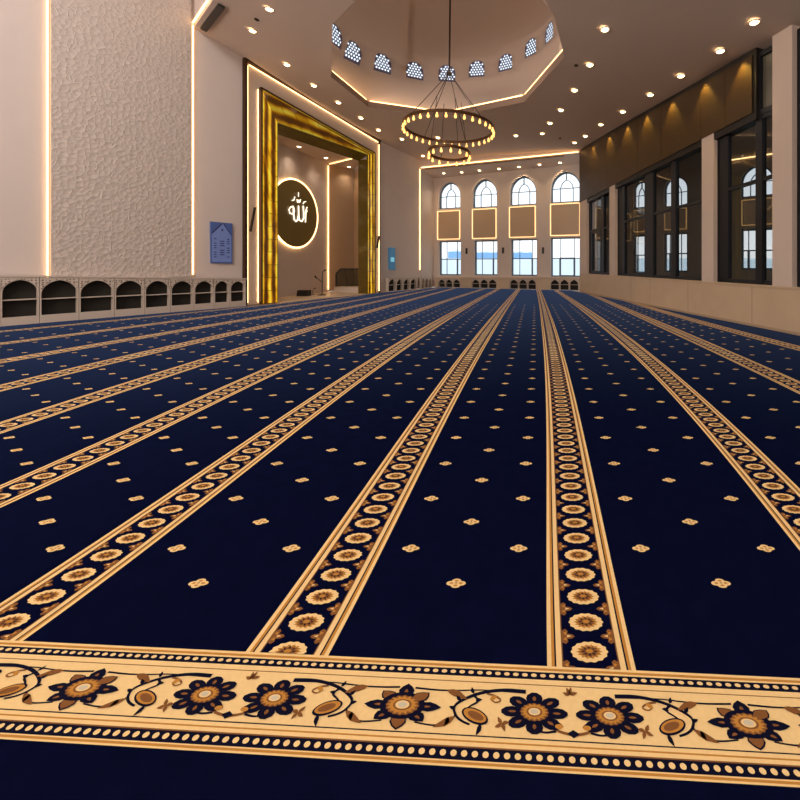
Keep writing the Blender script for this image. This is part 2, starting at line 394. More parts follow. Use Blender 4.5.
# field: navy pile with the four-petalled sprigs scattered between the stripes
fld = MB()
ys = [FRONT+.2, -1, 0, .6, 1.0, 1.3, 1.7, 2.2, 3, 4, 6, 9, 13, 18, 24, 31]; xs = [-18.5+i*1.5 for i in range(19)]
for i in range(len(xs)-1):
    for j in range(len(ys)-1):
        fld.poly([(xs[i], ys[j], 0), (xs[i+1], ys[j], 0), (xs[i+1], ys[j+1], 0), (xs[i], ys[j+1], 0)], NAVY)
order = ['S8','S7','S6','S5','S4','S3','S2','S1','S0','R1','R2','R3']
def sprig(x, y):
    far = y > 9
    a, b = .0255, .0155
    for dx, dy in ((.026, 0), (-.026, 0), (0, .0155), (0, -.0155)):
        n = 6 if far else 12
        fld.poly([(x+dx+a*.95*math.cos(2*PI*i/n), y+dy+b*math.sin(2*PI*i/n), .003+(.0005 if dy else 0)) for i in range(n)], CREAM)
    if not far:
        for dx, dy in ((.024, 0), (-.024, 0), (0, .015), (0, -.015)):
            fld.poly([(x+dx+.010*math.cos(2*PI*i/8), y+dy+.006*math.sin(2*PI*i/8), .0042) for i in range(8)], GOLD)
        fld.poly([(x+.006*math.cos(2*PI*i/8), y+.004*math.sin(2*PI*i/8), .005) for i in range(8)], BROWN)
for ka, kb in zip(order, order[1:]):
    for col, fr in enumerate((.17, .5, .83)):
        y = (2.11 if col == 1 else 2.37)-.5
        if YMIN[ka] > 5.4: y += .2
        k = 0
        while y < 17:
            a = xc(ka, y)+ws(y)/2; b = xc(kb, y)-ws(y)/2; x = Lerp(a, b, fr)
            if y > yb(x)+.32: sprig(x, y)
            y += .505
fo = clip_room(fld).build('carpet_field', YARN, carpet, fixn=False)

# row stripes
def stripe(k):
    mb = MB(); y0 = max(1.2, YMIN[k]*.75)
    Y = y0; yl = []
    while Y < 30: yl.append(Y); Y *= 1.035
    bands = [(0,.018,CREAM),(.018,.05,CREAM),(.05,.085,GOLD),(.085,.105,INK),(.105,.17,CREAM),(.17,.185,BROWN),(.185,.815,NAVY),(.815,.83,BROWN),(.83,.895,CREAM),(.895,.915,INK),(.915,.95,GOLD),(.95,1,CREAM)]
    def P(t, Y, z): return (xc(k, Y)+(t-.5)*ws(Y), Y, z)
    for y1, y2 in zip(yl, yl[1:]):
        for t0, t1, m in bands: mb.poly([P(t0, y1, .002), P(t1, y1, .002), P(t1, y2, .002), P(t0, y2, .002)], m)
    pitch = .1445; j0 = math.ceil((y0-1.741)/pitch); Y = 1.741+j0*pitch
    while Y < 27.5:
        s = ws(Y)/.36
        def put(pts, m, z, t=.5, dy=0):
            mb.poly([(xc(k, Y+dy+b)+(t-.5)*ws(Y)+a*s, Y+dy+b, z) for a, b in pts], m)
        if Y < 7:
            put(lobes(14, 1, .045, 56, .077, .046), CREAM, .0035)
            put(star(14, .74, .56, 0, .077, .046), GOLD, .0042)
            put(star(12, .64, .40, .1, .077, .046), BROWN, .0048)
            put(star(8, .52, .22, 0, .077, .046), INK, .0054)
            put(lobes(1, .27, 0, 14, .077, .046), BROWN, .0060)
            put(lobes(1, .19, 0, 12, .077, .046), GOLD, .0066)
        elif Y < 14:
            put(lobes(8, 1, .04, 14, .080, .048), CREAM, .0035); put(lobes(1, .38, 0, 8, .080, .048), BROWN, .0045)
        else: put(lobes(1, 1, 0, 8, .080, .048), CREAM, .0035)
        for sg in (-1, 1):                       # little three-leaved sprays against both cream lines
            t = .5+sg*.312
            if Y < 8:
                put([(sg*.006, -.026), (-sg*.014, -.037), (-sg*.026, -.026), (-sg*.022, -.013), (-sg*.044, -.010), (-sg*.056, 0), (-sg*.044, .010), (-sg*.022, .013), (-sg*.026, .026), (-sg*.014, .037), (sg*.006, .026)], BROWN, .0035, t, pitch/2)
                put([(-sg*.004, -.016), (-sg*.020, -.022), (-sg*.018, -.004)], GOLD, .0045, t, pitch/2)
                put([(-sg*.004, .016), (-sg*.020, .022), (-sg*.018, .004)], GOLD, .0045, t, pitch/2)
                put([(-sg*.022, -.006), (-sg*.042, 0), (-sg*.022, .006)], CREAM, .0045, t, pitch/2)
            else: put([(0, -.03), (-sg*.045, 0), (0, .03)], BROWN, .0035, t, pitch/2)
        Y += pitch
    bm = bmesh.new(); vs = [bm.verts.new(v) for v in mb.v]
    for f, m in zip(mb.f, mb.m): g = bm.faces.new([vs[i] for i in f]); g.material_index = m
    nv = Vector((.049, 1, 0)).normalized()
    bmesh.ops.bisect_plane(bm, geom=bm.verts[:]+bm.edges[:]+bm.faces[:], plane_co=Vector((0, 1.683, 0)), plane_no=nv, clear_inner=True)
    bm.verts.index_update(); o = MB(); o.v = [tuple(v.co) for v in bm.verts]
    for f in bm.faces: o.f.append(tuple(v.index for v in f.verts)); o.m.append(f.material_index)
    bm.free()
    return clip_room(o).build('row_stripe', YARN, carpet, fixn=False)
for k in order: stripe(k)

# border band across the near end
DEP = .351
def bd(a, b, z): return (a, 1.332-.049*a+b*DEP, z)
bb = MB(); A0, A1 = -7.0, 7.0; na = 56
bands = [(0,.018,CREAM),(.018,.04,GOLD),(.04,.052,CREAM),(.052,.152,INK),(.152,.165,BROWN),(.165,.20,CREAM),(.20,.215,GOLD),(.215,.25,CREAM),
 (.25,.262,INK),(.262,.775,CREAM),(.775,.785,BROWN),(.785,.84,CREAM),(.84,.925,INK),(.925,.945,CREAM),(.945,.972,GOLD),(.972,1,CREAM)]
for i in range(na):
    a0, a1 = Lerp(A0, A1, i/na), Lerp(A0, A1, (i+1)/na)
    for b0, b1, m in bands: bb.poly([bd(a0, b0, .002), bd(a1, b0, .002), bd(a1, b1, .002), bd(a0, b1, .002)], m)
a = -3.2
while a < 2.6:
    bb.poly([bd(a+.0108*math.cos(2*PI*i/12), .102+.027*math.sin(2*PI*i/12), .0035) for i in range(12)], CREAM)
    bb.poly([bd(a+.018+.0115*math.cos(2*PI*i/12), .8825+.020*math.sin(2*PI*i/12), .0035) for i in range(12)], CREAM)
    a += .0362
def blob(a0, b0, pts, m, z): bb.poly([bd(a0+x, b0+y/DEP, z) for x, y in pts], m)
def petal(a0, b0, ang, l0, l1, w, m, z, sx, sy, pointed):
    c, s = math.cos(ang), math.sin(ang)
    prof = [(l0, .25), (Lerp(l0, l1, .3), .85), (Lerp(l0, l1, .55), 1), (Lerp(l0, l1, .8), .62 if pointed else .85), (l1, 0 if pointed else .3)]
    q = [(r, w*k) for r, k in prof]+[(r, -w*k) for r, k in prof[::-1]]
    blob(a0, b0, [((r*c-t*s)*sx, (r*s+t*c)*sy) for r, t in q], m, z)
def flower_core(a0, b0, sx, sy):
    blob(a0, b0, lobes(16, .42, .05, 64, sx, sy), BROWN, .0060)
    blob(a0, b0, star(16, .40, .31, 0, sx, sy), GOLD, .0066)
    blob(a0, b0, lobes(1, .24, 0, 20, sx, sy), BROWN, .0072)
    blob(a0, b0, lobes(1, .18, 0, 20, sx, sy), CREAM, .0077); blob(a0, b0, lobes(1, .12, 0, 16, sx, sy), GREY, .0082)
def flowerA(a0, b0=.492):
    sx, sy = .146, .080
    for i in range(8):
        ang = PI/2+i*PI/4; m = INK if i in (0, 2, 6, 3, 5) else BROWN
        petal(a0, b0, ang, .3, 1.0 if i % 2 == 0 else .88, .21, INK, .0040+i*.0001, sx, sy, True)
        if m == BROWN: petal(a0, b0, ang, .32, .94 if i % 2 == 0 else .84, .17, BROWN, .0050+i*.0001, sx, sy, True)
        else: petal(a0, b0, ang, .5, .74, .05, BROWN, .0050, sx, sy, True)
    blob(a0, b0, lobes(1, .58, 0, 28, sx, sy), INK, .0055); flower_core(a0, b0, sx, sy)
def flowerB(a0, b0=.492):
    sx, sy = .122, .070
    for i in range(8):
        ang = PI/2+i*PI/4
        petal(a0, b0, ang, .3, 1.0, .26, INK, .0040+i*.0001, sx, sy, False)
        petal(a0, b0, ang, .55, .80, .06, BROWN, .0050, sx, sy, True)
    blob(a0, b0, lobes(1, .56, 0, 28, sx, sy), INK, .0055); flower_core(a0, b0, sx, sy)
def vine(a0, sg, pts, wd, m, z=.0038):
    P = [Vector((p[0]*sg, p[1])) for p in pts]; Q = []
    for i in range(len(P)-1):
        p0, p1, p2, p3 = P[max(i-1, 0)], P[i], P[i+1], P[min(i+2, len(P)-1)]
        for t in np.linspace(0, 1, 7)[:-1]:
            Q.append(.5*((2*p1)+(p2-p0)*t+(2*p0-5*p1+4*p2-p3)*t*t+(3*p1-p0-3*p2+p3)*t**3))
    Q.append(P[-1])
    for i in range(len(Q)-1):
        d = (Q[i+1]-Q[i]); d = d.normalized() if d.length else Vector((1,0)); n = Vector((-d.y, d.x))*wd*.68*(1-.5*i/len(Q))
        blob(a0, .492, [tuple(Q[i]-n), tuple(Q[i+1]-n), tuple(Q[i+1]+n), tuple(Q[i]+n)], m, z+i*1e-6)
def leaf(a0, sg, x, y, ang, l, w, m, z=.0044):
    c, s = math.cos(ang), math.sin(ang)
    q = [(0, 0), (l*.25, w*.8), (l*.5, w), (l*.8, w*.5), (l, 0), (l*.75, -w*.4), (l*.4, -w*.7), (l*.15, -w*.5)]
    blob(a0, .492, [((x+u*c-v*s)*sg, y+u*s+v*c) for u, v in q], m, z)
def scroll(a0, sg):
    """vine with bud and leaves on one side of a pointed flower; offsets in metres from its centre"""
    vine(a0, sg, [(.03,.066),(.12,.062),(.20,.064),(.30,.070),(.46,.066)], .005, INK)                 # thin top tendril
    leaf(a0, sg, .155, .064, -.35, .09, .015, BROWN)
    vine(a0, sg, [(.46,.072),(.38,.074),(.30,.062),(.235,.038),(.195,.008),(.205,-.022),(.23,-.04),(.26,-.05)], .010, INK)
    vine(a0, sg, [(.26,.05),(.28,.03),(.255,.012),(.235,-.004)], .007, INK)
    for x, y, an in ((.215,.028,2.4),(.20,.000,2.9),(.26,.055,2.0),(.27,.03,.2)): leaf(a0, sg, x, y, an, .026, .008, INK)
    vine(a0, sg, [(.205,-.02),(.19,-.036),(.14,-.058),(.06,-.052)], .006, INK)
    leaf(a0, sg, .205, -.028, 3.6, .085, .014, BROWN); leaf(a0, sg, .18, -.03, 4.4, .03, .010, INK)
    blob(a0, .492, [((.275+.050*math.cos(t*PI/9)-.006*math.sin(t*PI/9))*sg, -.022+.027*math.sin(t*PI/9)-.010*math.cos(t*PI/9)) for t in range(18)], INK, .0046)
    blob(a0, .492, [((.275+.043*math.cos(t*PI/9)-.005*math.sin(t*PI/9))*sg, -.021+.021*math.sin(t*PI/9)-.009*math.cos(t*PI/9)) for t in range(18)], GOLD, .0052)
    blob(a0, .492, [((.278+.030*math.cos(t*PI/9)-.004*math.sin(t*PI/9))*sg, -.022+.014*math.sin(t*PI/9)-.007*math.cos(t*PI/9)) for t in range(18)], BROWN, .0058)
    leaf(a0, sg, .30, -.046, -1.9, .04, .010, INK)
    vine(a0, sg, [(.31,.058),(.345,.050),(.365,.036),(.345,.028),(.325,.040)], .006, BROWN); leaf(a0, sg, .325, .036, .5, .03, .010, GOLD)
    for an in (.2, 2.2, 3.6, 5.2): leaf(a0, sg, .375, -.042, an, .028, .008, BROWN)
def heart(a0):
    vine(a0, 1, [(0,-.066),(.05,-.056),(.07,-.040),(.05,-.030),(.035,-.042)], .007, BROWN); vine(a0, -1, [(0,-.066),(.05,-.056),(.07,-.040),(.05,-.030),(.035,-.042)], .007, BROWN)
    vine(a0, 1, [(.06,-.056),(.10,-.062),(.15,-.054)], .006, INK); vine(a0, -1, [(.06,-.056),(.10,-.062),(.15,-.054)], .006, INK)
    blob(a0, .492, [(0,-.050),(.022,-.062),(0,-.076),(-.022,-.062)], INK, .0046)
    for sg in (1, -1): blob(a0, .492, [(sg*(.050+.014*math.cos(t*PI/6)), -.042+.008*math.sin(t*PI/6)) for t in range(12)], GOLD, .0048)
    for an in (.3, 1.4, 2.0, 2.9): leaf(a0, 1, 0, .068, an, .03, .008, BROWN)
PER = 1.258
for k in range(-2, 3):
    A = -.487+k*PER
    flowerA(A); scroll(A, 1); scroll(A, -1); heart(A+PER/2); flowerB(A+PER/2-.137); flowerB(A+PER/2+.137)
bb.build('border_band', YARN, carpet, fixn=False)

# ------------------------------------------------------------------ ceiling with its octagonal opening
def zc_low(x, y): return zc(x, y)
rim_px = [(331,77),(368,107),(445,118),(524,102),(564.5,57)]
rim = [on_ceiling(*p) for p in rim_px]
rim += [on_ceiling(554, 16), on_ceiling(541, -6), on_ceiling(515, -32), on_ceiling(400, -34), on_ceiling(358, -2), on_ceiling(332.5, 24)]
for r in rim: r.z = zc(r.x, r.y)
hole = [(r.x, r.y) for r in rim]
outl = [C0, tuple(wl.p(wl.L, 0, -.05))[:2], tuple(wq.p(wq.L, 0, -.05))[:2], P_, R2, tuple(wr.p(wr.L, 0, -.4))[:2], tuple(wr.p(wr.L+8, 0, -.4))[:2], (8.5, FRONT), (-3, FRONT), (-4.2, 7.6), E0]
R2o = (R2[0]+.5, R2[1]-.1); outl[4] = R2o; outl[3] = (P_[0], P_[1])
ex = [(x, y) for x in np.arange(-12, 8.6, .9) for y in np.arange(-2, 28, .9) if inside((x, y), outl) and not inside((x, y), hole)]
v, f = region(outl, [hole], ex)
mb = MB(); n = len(v)
mb.mesh([(p.x, p.y, zc(p.x, p.y)) for p in v], f)
mb.build('ceiling', M_ceil, kind='structure', smooth=True)
# left edge of the lowered ceiling
mb = MB()
edge = [C0, E0, (-4.2, 7.6), (-3, FRONT)]
for a, b in zip(edge, edge[1:]):
    mb.poly([(a[0], a[1], zc(*a)), (b[0], b[1], zc(*b)), (b[0], b[1], 14.4), (a[0], a[1], 14.4)])
mb.build('trim_1', M_ceil, kind='structure')
# high ceiling over the tall left strip, back wall and the walls behind the camera
mb = MB(); mb.poly([(-20, FRONT, 14.5), (9.5, FRONT, 14.5), (9.5, 12, 14.5), (-20, 20, 14.5)]); mb.build('ceiling.high', M_ceil, kind='structure').name = 'ceiling_high'
mb = MB(); mb.box((-5, FRONT-.1, 7.2), 30, .2, 14.4); mb.build('wall_back', M_wall, kind='structure')

# octagonal rim
mb = MB(); mr = len(rim)
cxr = sum(r.x for r in rim)/mr; cyr = sum(r.y for r in rim)/mr
def outw(r, k): return Vector((cxr+(r.x-cxr)*k, cyr+(r.y-cyr)*k, 0))
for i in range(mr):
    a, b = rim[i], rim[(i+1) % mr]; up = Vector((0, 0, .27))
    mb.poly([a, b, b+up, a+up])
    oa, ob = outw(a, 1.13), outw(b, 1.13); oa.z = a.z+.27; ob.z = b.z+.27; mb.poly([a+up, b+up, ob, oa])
rimfront = mb.build('trim_2', mat('shaded_rim_plaster', rgb(146,122,106), .9), kind='structure')  # darker than the ceiling plaster: the fascia's shade put into its colour
def strip(name, pts, w, m, label, group='warm LED light strips', r=None):
    mb = MB(); a, b = Vector(pts[0]), Vector(pts[-1]); d = (b-a).normalized()*w*1.6; mb.tube([a+d, b-d], w*.54, seg=6)
    return tag(mb.build(name, m), label, 'light strip', group)
for i in range(4):
    a, b = rim[i], rim[i+1]; up = Vector((0, 0, .31)); k = .010
    pa, pb = outw(a, 1.0+k)+Vector((0,0,a.z+.30)), outw(b, 1.0+k)+Vector((0,0,b.z+.30))
    strip('led_strip', [pa, pb], .075, M_led, 'warm LED strip on the '+('left', 'far left', 'far right', 'right')[i]+' facet of the octagonal dome rim', 'LED strips round the dome rim')

# drum with pierced windows and dome
DC = (-3.45, 15.4); DR = 4.65; DZ0 = EYE+6.6; DZ1 = EYE+10.9
def rim_r(a):
    c, s_ = math.cos(a), math.sin(a); best = DR
    for i in range(len(rim)):
        p, q = rim[i], rim[(i+1) % len(rim)]; ax, ay = p.x-DC[0], p.y-DC[1]; ex_, ey = q.x-p.x, q.y-p.y
        den = c*ey-s_*ex_
        if abs(den) < 1e-9: continue
        r = (ax*ey-ay*ex_)/den; t = (ax*s_-ay*c)/den
        if r > 0 and -1e-6 <= t <= 1+1e-6: best = r
    return best
def drum(a, z, d):
    zb = zc(DC[0]+DR*math.cos(a), DC[1]+DR*math.sin(a))+.22; t = min(1, max(0, (z-zb)/1.5)); t = t*t*(3-2*t)
    r = Lerp(rim_r(a)*1.06, DR, t)-d; return Vector((DC[0]+r*math.cos(a), DC[1]+r*math.sin(a), z))
dpx = [(336.5,35),(355,53),(383.5,64),(415,71),(447,73),(476.5,67),(505,60),(530,43),(548.5,27)]
wins = []
for x, y in dpx:
    best = None
    k = (x-CX)/F
    # far intersection of the viewing direction with the drum circle
    A_ = k*k+1; B2 = -2*(DC[0]*k+DC[1]); C_ = DC[0]**2+DC[1]**2-DR**2; D_ = B2*B2-4*A_*C_
    Y = (-B2+math.sqrt(max(D_, 0)))/(2*A_); X = k*Y
    wins.append((math.atan2(Y-DC[1], X-DC[0]), EYE+(CY-y)/F*Y))
wz = sorted(w[1] for w in wins)[len(wins)//2]
holes = []
for i, (a, z) in enumerate(wins):
    z = Lerp(z, wz, .25); hwid = .40/DR; wins[i] = (a, z)
    holes.append(arch_loop(a-hwid, a+hwid, z-.42, z+.44, .40, 12))
mb = MB(); aa = np.linspace(-PI*.5+.001, PI*1.5-.001, 73)
outer = [(x, zc(DC[0]+DR*math.cos(x), DC[1]+DR*math.sin(x))+.2) for x in aa]+[(x, DZ1) for x in aa[::-1]]
ex = [(x, z) for x in aa[1:-1] for z in np.linspace(DZ0+1.1, DZ1-.4, 8) if not any(inside((x, z), arch_loop(min(p[0] for p in h)-.03, max(p[0] for p in h)+.03, min(p[1] for p in h)-.1, max(p[1] for p in h)+.1, .4)) for h in holes)]
v, f = region(outer, holes, ex)
mb.mesh([drum(p.x, p.y, 0) for p in v], f)
for h in holes:
    for i in range(len(h)):
        p, q = h[i], h[(i+1) % len(h)]; mb.poly([drum(*p, 0), drum(*q, 0), drum(*q, -.12), drum(*p, -.12)])
prof = [(DR*math.cos(t), DZ1+3.6*math.sin(t)) for t in np.linspace(0, PI/2*.98, 14)]
mb2 = MB(); mb2.lathe((DC[0], DC[1], 0), prof, 72, cap=True)
mb.mesh(mb2.v, [f for f in mb2.f if len(f) != 72 or f[0] > 71], 0)
mb.build('ceiling_dome', M_dome, kind='structure', smooth=True)
M_screen_w = mat('white_lattice', rgb(120,122,160), .6)
for i, ((a, z), h) in enumerate(zip(wins, holes)):
    mb = MB(); us = [p[0] for p in h]; a0, a1 = min(us), max(us); z0, z1 = z-.42, z+.44
    n = 6; st = (a1-a0)/n; sz = st*DR
    # lattice: plate with round perforations in a diamond grid
    perf = []
    for r_ in range(-1, 14):
        for c_ in range(-1, n+1):
            uu = a0+(c_+.5+(.5 if r_ % 2 else 0))*st; zz = z0+(r_+.5)*sz*.88
            if inside((uu, zz), h) and all(inside((uu+dx*st*.45, zz+dz*sz*.45), h) for dx, dz in ((1,0),(-1,0),(0,1),(0,-1))):
                perf.append([(uu+.35*st*math.cos(2*PI*k/6), zz+.35*sz*math.sin(2*PI*k/6)) for k in range(6)])
    v, f = region(h, perf); mb.mesh([drum(p.x, p.y, -.09) for p in v], f)
    wo = mb.build('window_%d' % (20+i), M_screen_w, kind='structure')

# ------------------------------------------------------------------ left wall
mb = MB(); top = 14.4
def wfn(w): return lambda u, z, d: w.p(u, z, d)
plate(mb, wfn(wl), [(-6, 0), (wl.L, 0), (wl.L, zc(*B_)+.3), (uc[0], zc(*C0)+.6), (uc[0], top), (-6, top)], d0=0, d1=-.2)
mb.build('wall_left', M_wall, kind='structure')
mb = MB(); wlc = Wall((-19, FRONT), tuple(wl.p(-6, 0))[:2]); plate(mb, wfn(wlc), [(0, 0), (wlc.L, 0), (wlc.L, top), (0, top)], d0=0, d1=-.2)
mb.build('wall_left_rear', M_wall, kind='structure')
u0 = wl.px(50, 264)[0]; u1 = wl.px(190, 264)[0]; zbot = 1.2
mb = MB(); plate(mb, wfn(wl), [(u0, zbot), (u1, zbot), (u1, top-.3), (u0, top-.3)], d0=.10, d1=.0)
tag(mb.build('relief_wall_panel', M_relief), 'tall white wall panel covered in small raised star relief', 'wall panel')
ul = wl.px(47, 264)[0]; ur = wl.px(192.3, 264)[0]
strip('led_strip', [wl.p(ul, zbot, .05), wl.p(ul, top-.3, .05)], .034, M_led, 'vertical warm LED strip up the left edge of the star relief panel')
strip('led_strip', [wl.p(ur, zbot, .05), wl.p(ur, uc[1]+.1, .05)], .042, M_led, 'vertical warm LED strip up the right edge of the star relief panel')
def c3(p, dz=0): return Vector((p[0], p[1], zc(*p)+dz))
strip('led_strip', [c3(C0, .12)+Vector((-.03,-.04,0)), c3(E0, .12)+Vector((-.03,-.04,0))], .055, M_led, 'warm LED strip along the ceiling edge above the star relief panel')
# air slot beside the ceiling edge
mb = MB(); d = (Vector(E0)-Vector(C0)).normalized(); nn = Vector((-d.y, d.x)); nn = nn if nn.x > 0 else -nn
q = [Vector(C0)+d*.35+nn*.12, Vector(C0)+d*3.0+nn*.12, Vector(C0)+d*3.0+nn*.30, Vector(C0)+d*.35+nn*.30]
mb.hexa([(p.x, p.y, zc(p.x, p.y)-.09) for p in q], [(p.x, p.y, zc(p.x, p.y)-.03) for p in q])
tag(mb.build('air_slot', M_black), 'dark linear air slot in the ceiling corner above the relief panel', 'vent')

# arched shoe cabinets along the left wall
ORD = ['first','second','third','fourth','fifth','sixth','seventh','eighth','ninth','tenth','eleventh','twelfth','thirteenth']
wf = Wall(FA, FB)
posts = [0, 39.5, 79, 114.5, 144.5, 170.5, 194, 214, 230, 246]
def cabinet(w, ua, ub, zt_a, zt_b, depth, label, group, zk=.13, arch=True, shelf_k=.42, point=.1, post=.035, rise_k=.36, top=.085):
    base = w.p((ua+ub)/2, 0, -depth/2)
    t = thing('shoe_cabinet', label, 'cabinet', base, group)
    ua += .006; ub -= .006; zt = lambda u: Lerp(zt_a, zt_b, (u-ua)/(ub-ua))
    zm = min(zt_a, zt_b); zf = .009 if depth < .225 or 'end' in group else .0; o = [(ua, zf), (ub, zf), (ub, zt_b), (ua, zt_a)]
    h = arch_loop(ua+post, ub-post, zk, zm-top, min((zm-zk)*rise_k, (ub-ua)/2), 16, point)
    mb = MB(); plate(mb, wfn(w), o, [h], d0=0, d1=-.05)
    mb.build('arched_front', M_cab, t)
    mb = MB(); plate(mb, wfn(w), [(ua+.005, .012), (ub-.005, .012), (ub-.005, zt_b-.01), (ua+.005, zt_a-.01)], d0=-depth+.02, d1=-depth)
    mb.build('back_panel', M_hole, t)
    for u, v_ in ((ua, ua+.012), (ub-.012, ub)):
        mb = MB(); z_ = zt(u)-.012
        mb.hexa([w.p(a_, zf+.003, d_) for a_, d_ in ((u, -.052), (v_, -.052), (v_, -depth+.022), (u, -depth+.022))], [w.p(a_, z_, d_) for a_, d_ in ((u, -.052), (v_, -.052), (v_, -depth+.022), (u, -depth+.022))]); mb.build('side_panel', M_cab, t)
    if depth > .225 and 'end' not in group:      # pierced-look fretwork in both spandrels
        hh = min((zm-zk)*rise_k, (ub-ua)/2); hs_ = arch_loop(ua+post-.012, ub-post+.012, zk, zm-top+.018, hh+.018, 16, point); c = (ua+ub)/2
        arc = hs_[2:]; zs_ = arc[0][1]+.05
        for sd in (0, 1):
            pts = [p for p in arc if (p[0] >= c if sd == 0 else p[0] <= c) and p[1] > zs_]
            if len(pts) < 3: continue
            if sd == 0: lp_ = [(ub-.012, zs_), (ub-.012, zm-.03), (pts[-1][0], zm-.03)]+pts[::-1]
            else: lp_ = [(ua+.012, zs_), (ua+.012, zm-.03), (pts[0][0], zm-.03)]+pts
            mb = MB(); plate(mb, wfn(w), lp_, d0=.006, d1=.001); mb.build('spandrel_panel', M_fret, t)
    zs = zk+(zm-zk)*shelf_k
    mb = MB(); mb.hexa([w.p(u, zs, dd) for u, dd in ((ua+post*.5, -.06), (ub-post*.5, -.06), (ub-post*.5, -depth+.03), (ua+post*.5, -depth+.03))],
                       [w.p(u, zs+.028, dd) for u, dd in ((ua+post*.5, -.06), (ub-post*.5, -.06), (ub-post*.5, -depth+.03), (ua+post*.5, -depth+.03))])
    mb.build('shelf', M_cab, t)
    return t
cab_top = lambda u: 0
ztA = wf.px(0, 275)[1]; ztB = wf.px(246, 278.3)[1]; uEnd = wf.px(246, 264)[0]
us = [wf.px(p, 264)[0] for p in posts]
zt_at = lambda u: Lerp(ztA, ztB, u/uEnd)
us = [us[0]-1.9]+us
for i in range(len(us)-1):
    n = len(us)-2-i
    t = cabinet(wf, us[i], us[i+1], zt_at(us[i])-.05, zt_at(us[i+1])-.05, .23, 'cream arched shoe cabinet bay, '+ORD[n]+' from the golden niche along the left wall', 'arched shoe cabinets under the relief panel', post=.03, zk=.22, rise_k=.5, top=.06)
    # fretwork spandrels: small raised lozenges in both upper corners
mb = MB(); plate(mb, lambda u, z, d: wf.p(u, z, d), [(us[0], zt_at(us[0])-.045), (us[-1]+.02, zt_at(us[-1])-.045), (us[-1]+.02, zt_at(us[-1])), (us[0], zt_at(us[0]))], d0=.025, d1=-.232)
tag(mb.build('cabinet_top', M_cab), 'long cream ledge topping the arched shoe cabinets on the left', 'ledge')

# prayer-time tablet
def wall_board(w, corners, label, cat, name, faces):
    """corners: px of TL, TR, BR, BL"""
    q = [w.px(*c) for c in corners]
    mb = MB(); mb.hexa([w.p(u, z, .005) for u, z in q], [w.p(u, z, .06) for u, z in q])
    t = tag(mb.build(name, faces), label, cat); return t, q
mb = MB()
q = [wl.px(*c) for c in ((209.5,221.5),(231.5,223.5),(231.5,263.5),(210,263))]
t = thing('prayer_time_board', 'blue wall board with pale pointed arch and rows of print on the left wall', 'board', wl.p((q[0][0]+q[1][0])/2, q[3][1], 0))
mb = MB(); mb.hexa([wl.p(u, z, .005) for u, z in q], [wl.p(u, z, .07) for u, z in q]); mb.build('board', M_blue, t)
U0, U1 = q[0][0], q[1][0]; Z0, Z1 = q[3][1], q[0][1]
def bq(s, r, d): return wl.p(Lerp(U0, U1, s), Lerp(Z0, Lerp(q[0][1], q[1][1], s), r), d)
mb = MB(); mb.hexa([bq(*p, .071) for p in ((.06,.03),(.95,.03),(.95,.70),(.55,.97),(.06,.72))], [bq(*p, .075) for p in ((.06,.03),(.95,.03),(.95,.70),(.55,.97),(.06,.72))]); mb.build('arch_field', M_blue2, t)
mb = MB()
for a, b in (((.06,.72),(.52,.97)), ((.58,.97),(.95,.70))):
    mb = MB(); mb.hexa([bq(a[0], a[1]-.02, .076), bq(b[0], b[1]-.02, .076), bq(b[0], b[1]+.02, .076), bq(a[0], a[1]+.02, .076)], [bq(a[0], a[1]-.02, .08), bq(b[0], b[1]-.02, .08), bq(b[0], b[1]+.02, .08), bq(a[0], a[1]+.02, .08)]); mb.build('arch_outline', M_navytext, t)
for r in range(9):
    z = .58-r*.055
    for s0, s1 in ((.16,.26), (.42,.62), (.74,.86)):
        if (r*7+int(s0*10)) % 4: mb = MB(); mb.hexa([bq(s, z+k, .076) for s, k in ((s0,0),(s1,0),(s1,.022),(s0,.022))], [bq(s, z+k, .08) for s, k in ((s0,0),(s1,0),(s1,.022),(s0,.022))]); mb.build('text_row', M_navytext, t)
mb = MB(); mb.hexa([bq(s, .79+k, .076) for s, k in ((.48,0),(.56,0),(.56,.05),(.48,.05))], [bq(s, .79+k, .08) for s, k in ((.48,0),(.56,0),(.56,.05),(.48,.05))])
mb.build('emblem', M_navytext, t)

# ------------------------------------------------------------------ golden niche wall
OPL = wq.px(275.6, 264)[0]; OPR = wq.px(366.6, 264)[0]; OPT = EYE+5.80; OPH = OPT+.27
def gp(x, y): return wq.px(x, y)
g_tl, g_tr, g_br, g_bl = gp(260.5,89.6), gp(373,153.8), gp(373,264), gp(260.5,264)
op = [(OPL, 0), (OPL, OPT), (OPR, OPT), (OPR, 0)]
mb = MB()
plate(mb, wfn(wq), [(0, 0), (OPL, 0), (OPL, OPH), (OPR, OPH), (OPR, 0), (wq.L, 0), (wq.L, zc(*N_)+.3), (0, zc(*B_)+.3)], d0=0, d1=-.25)
mb.build('wall_niche', M_wall, kind='structure')
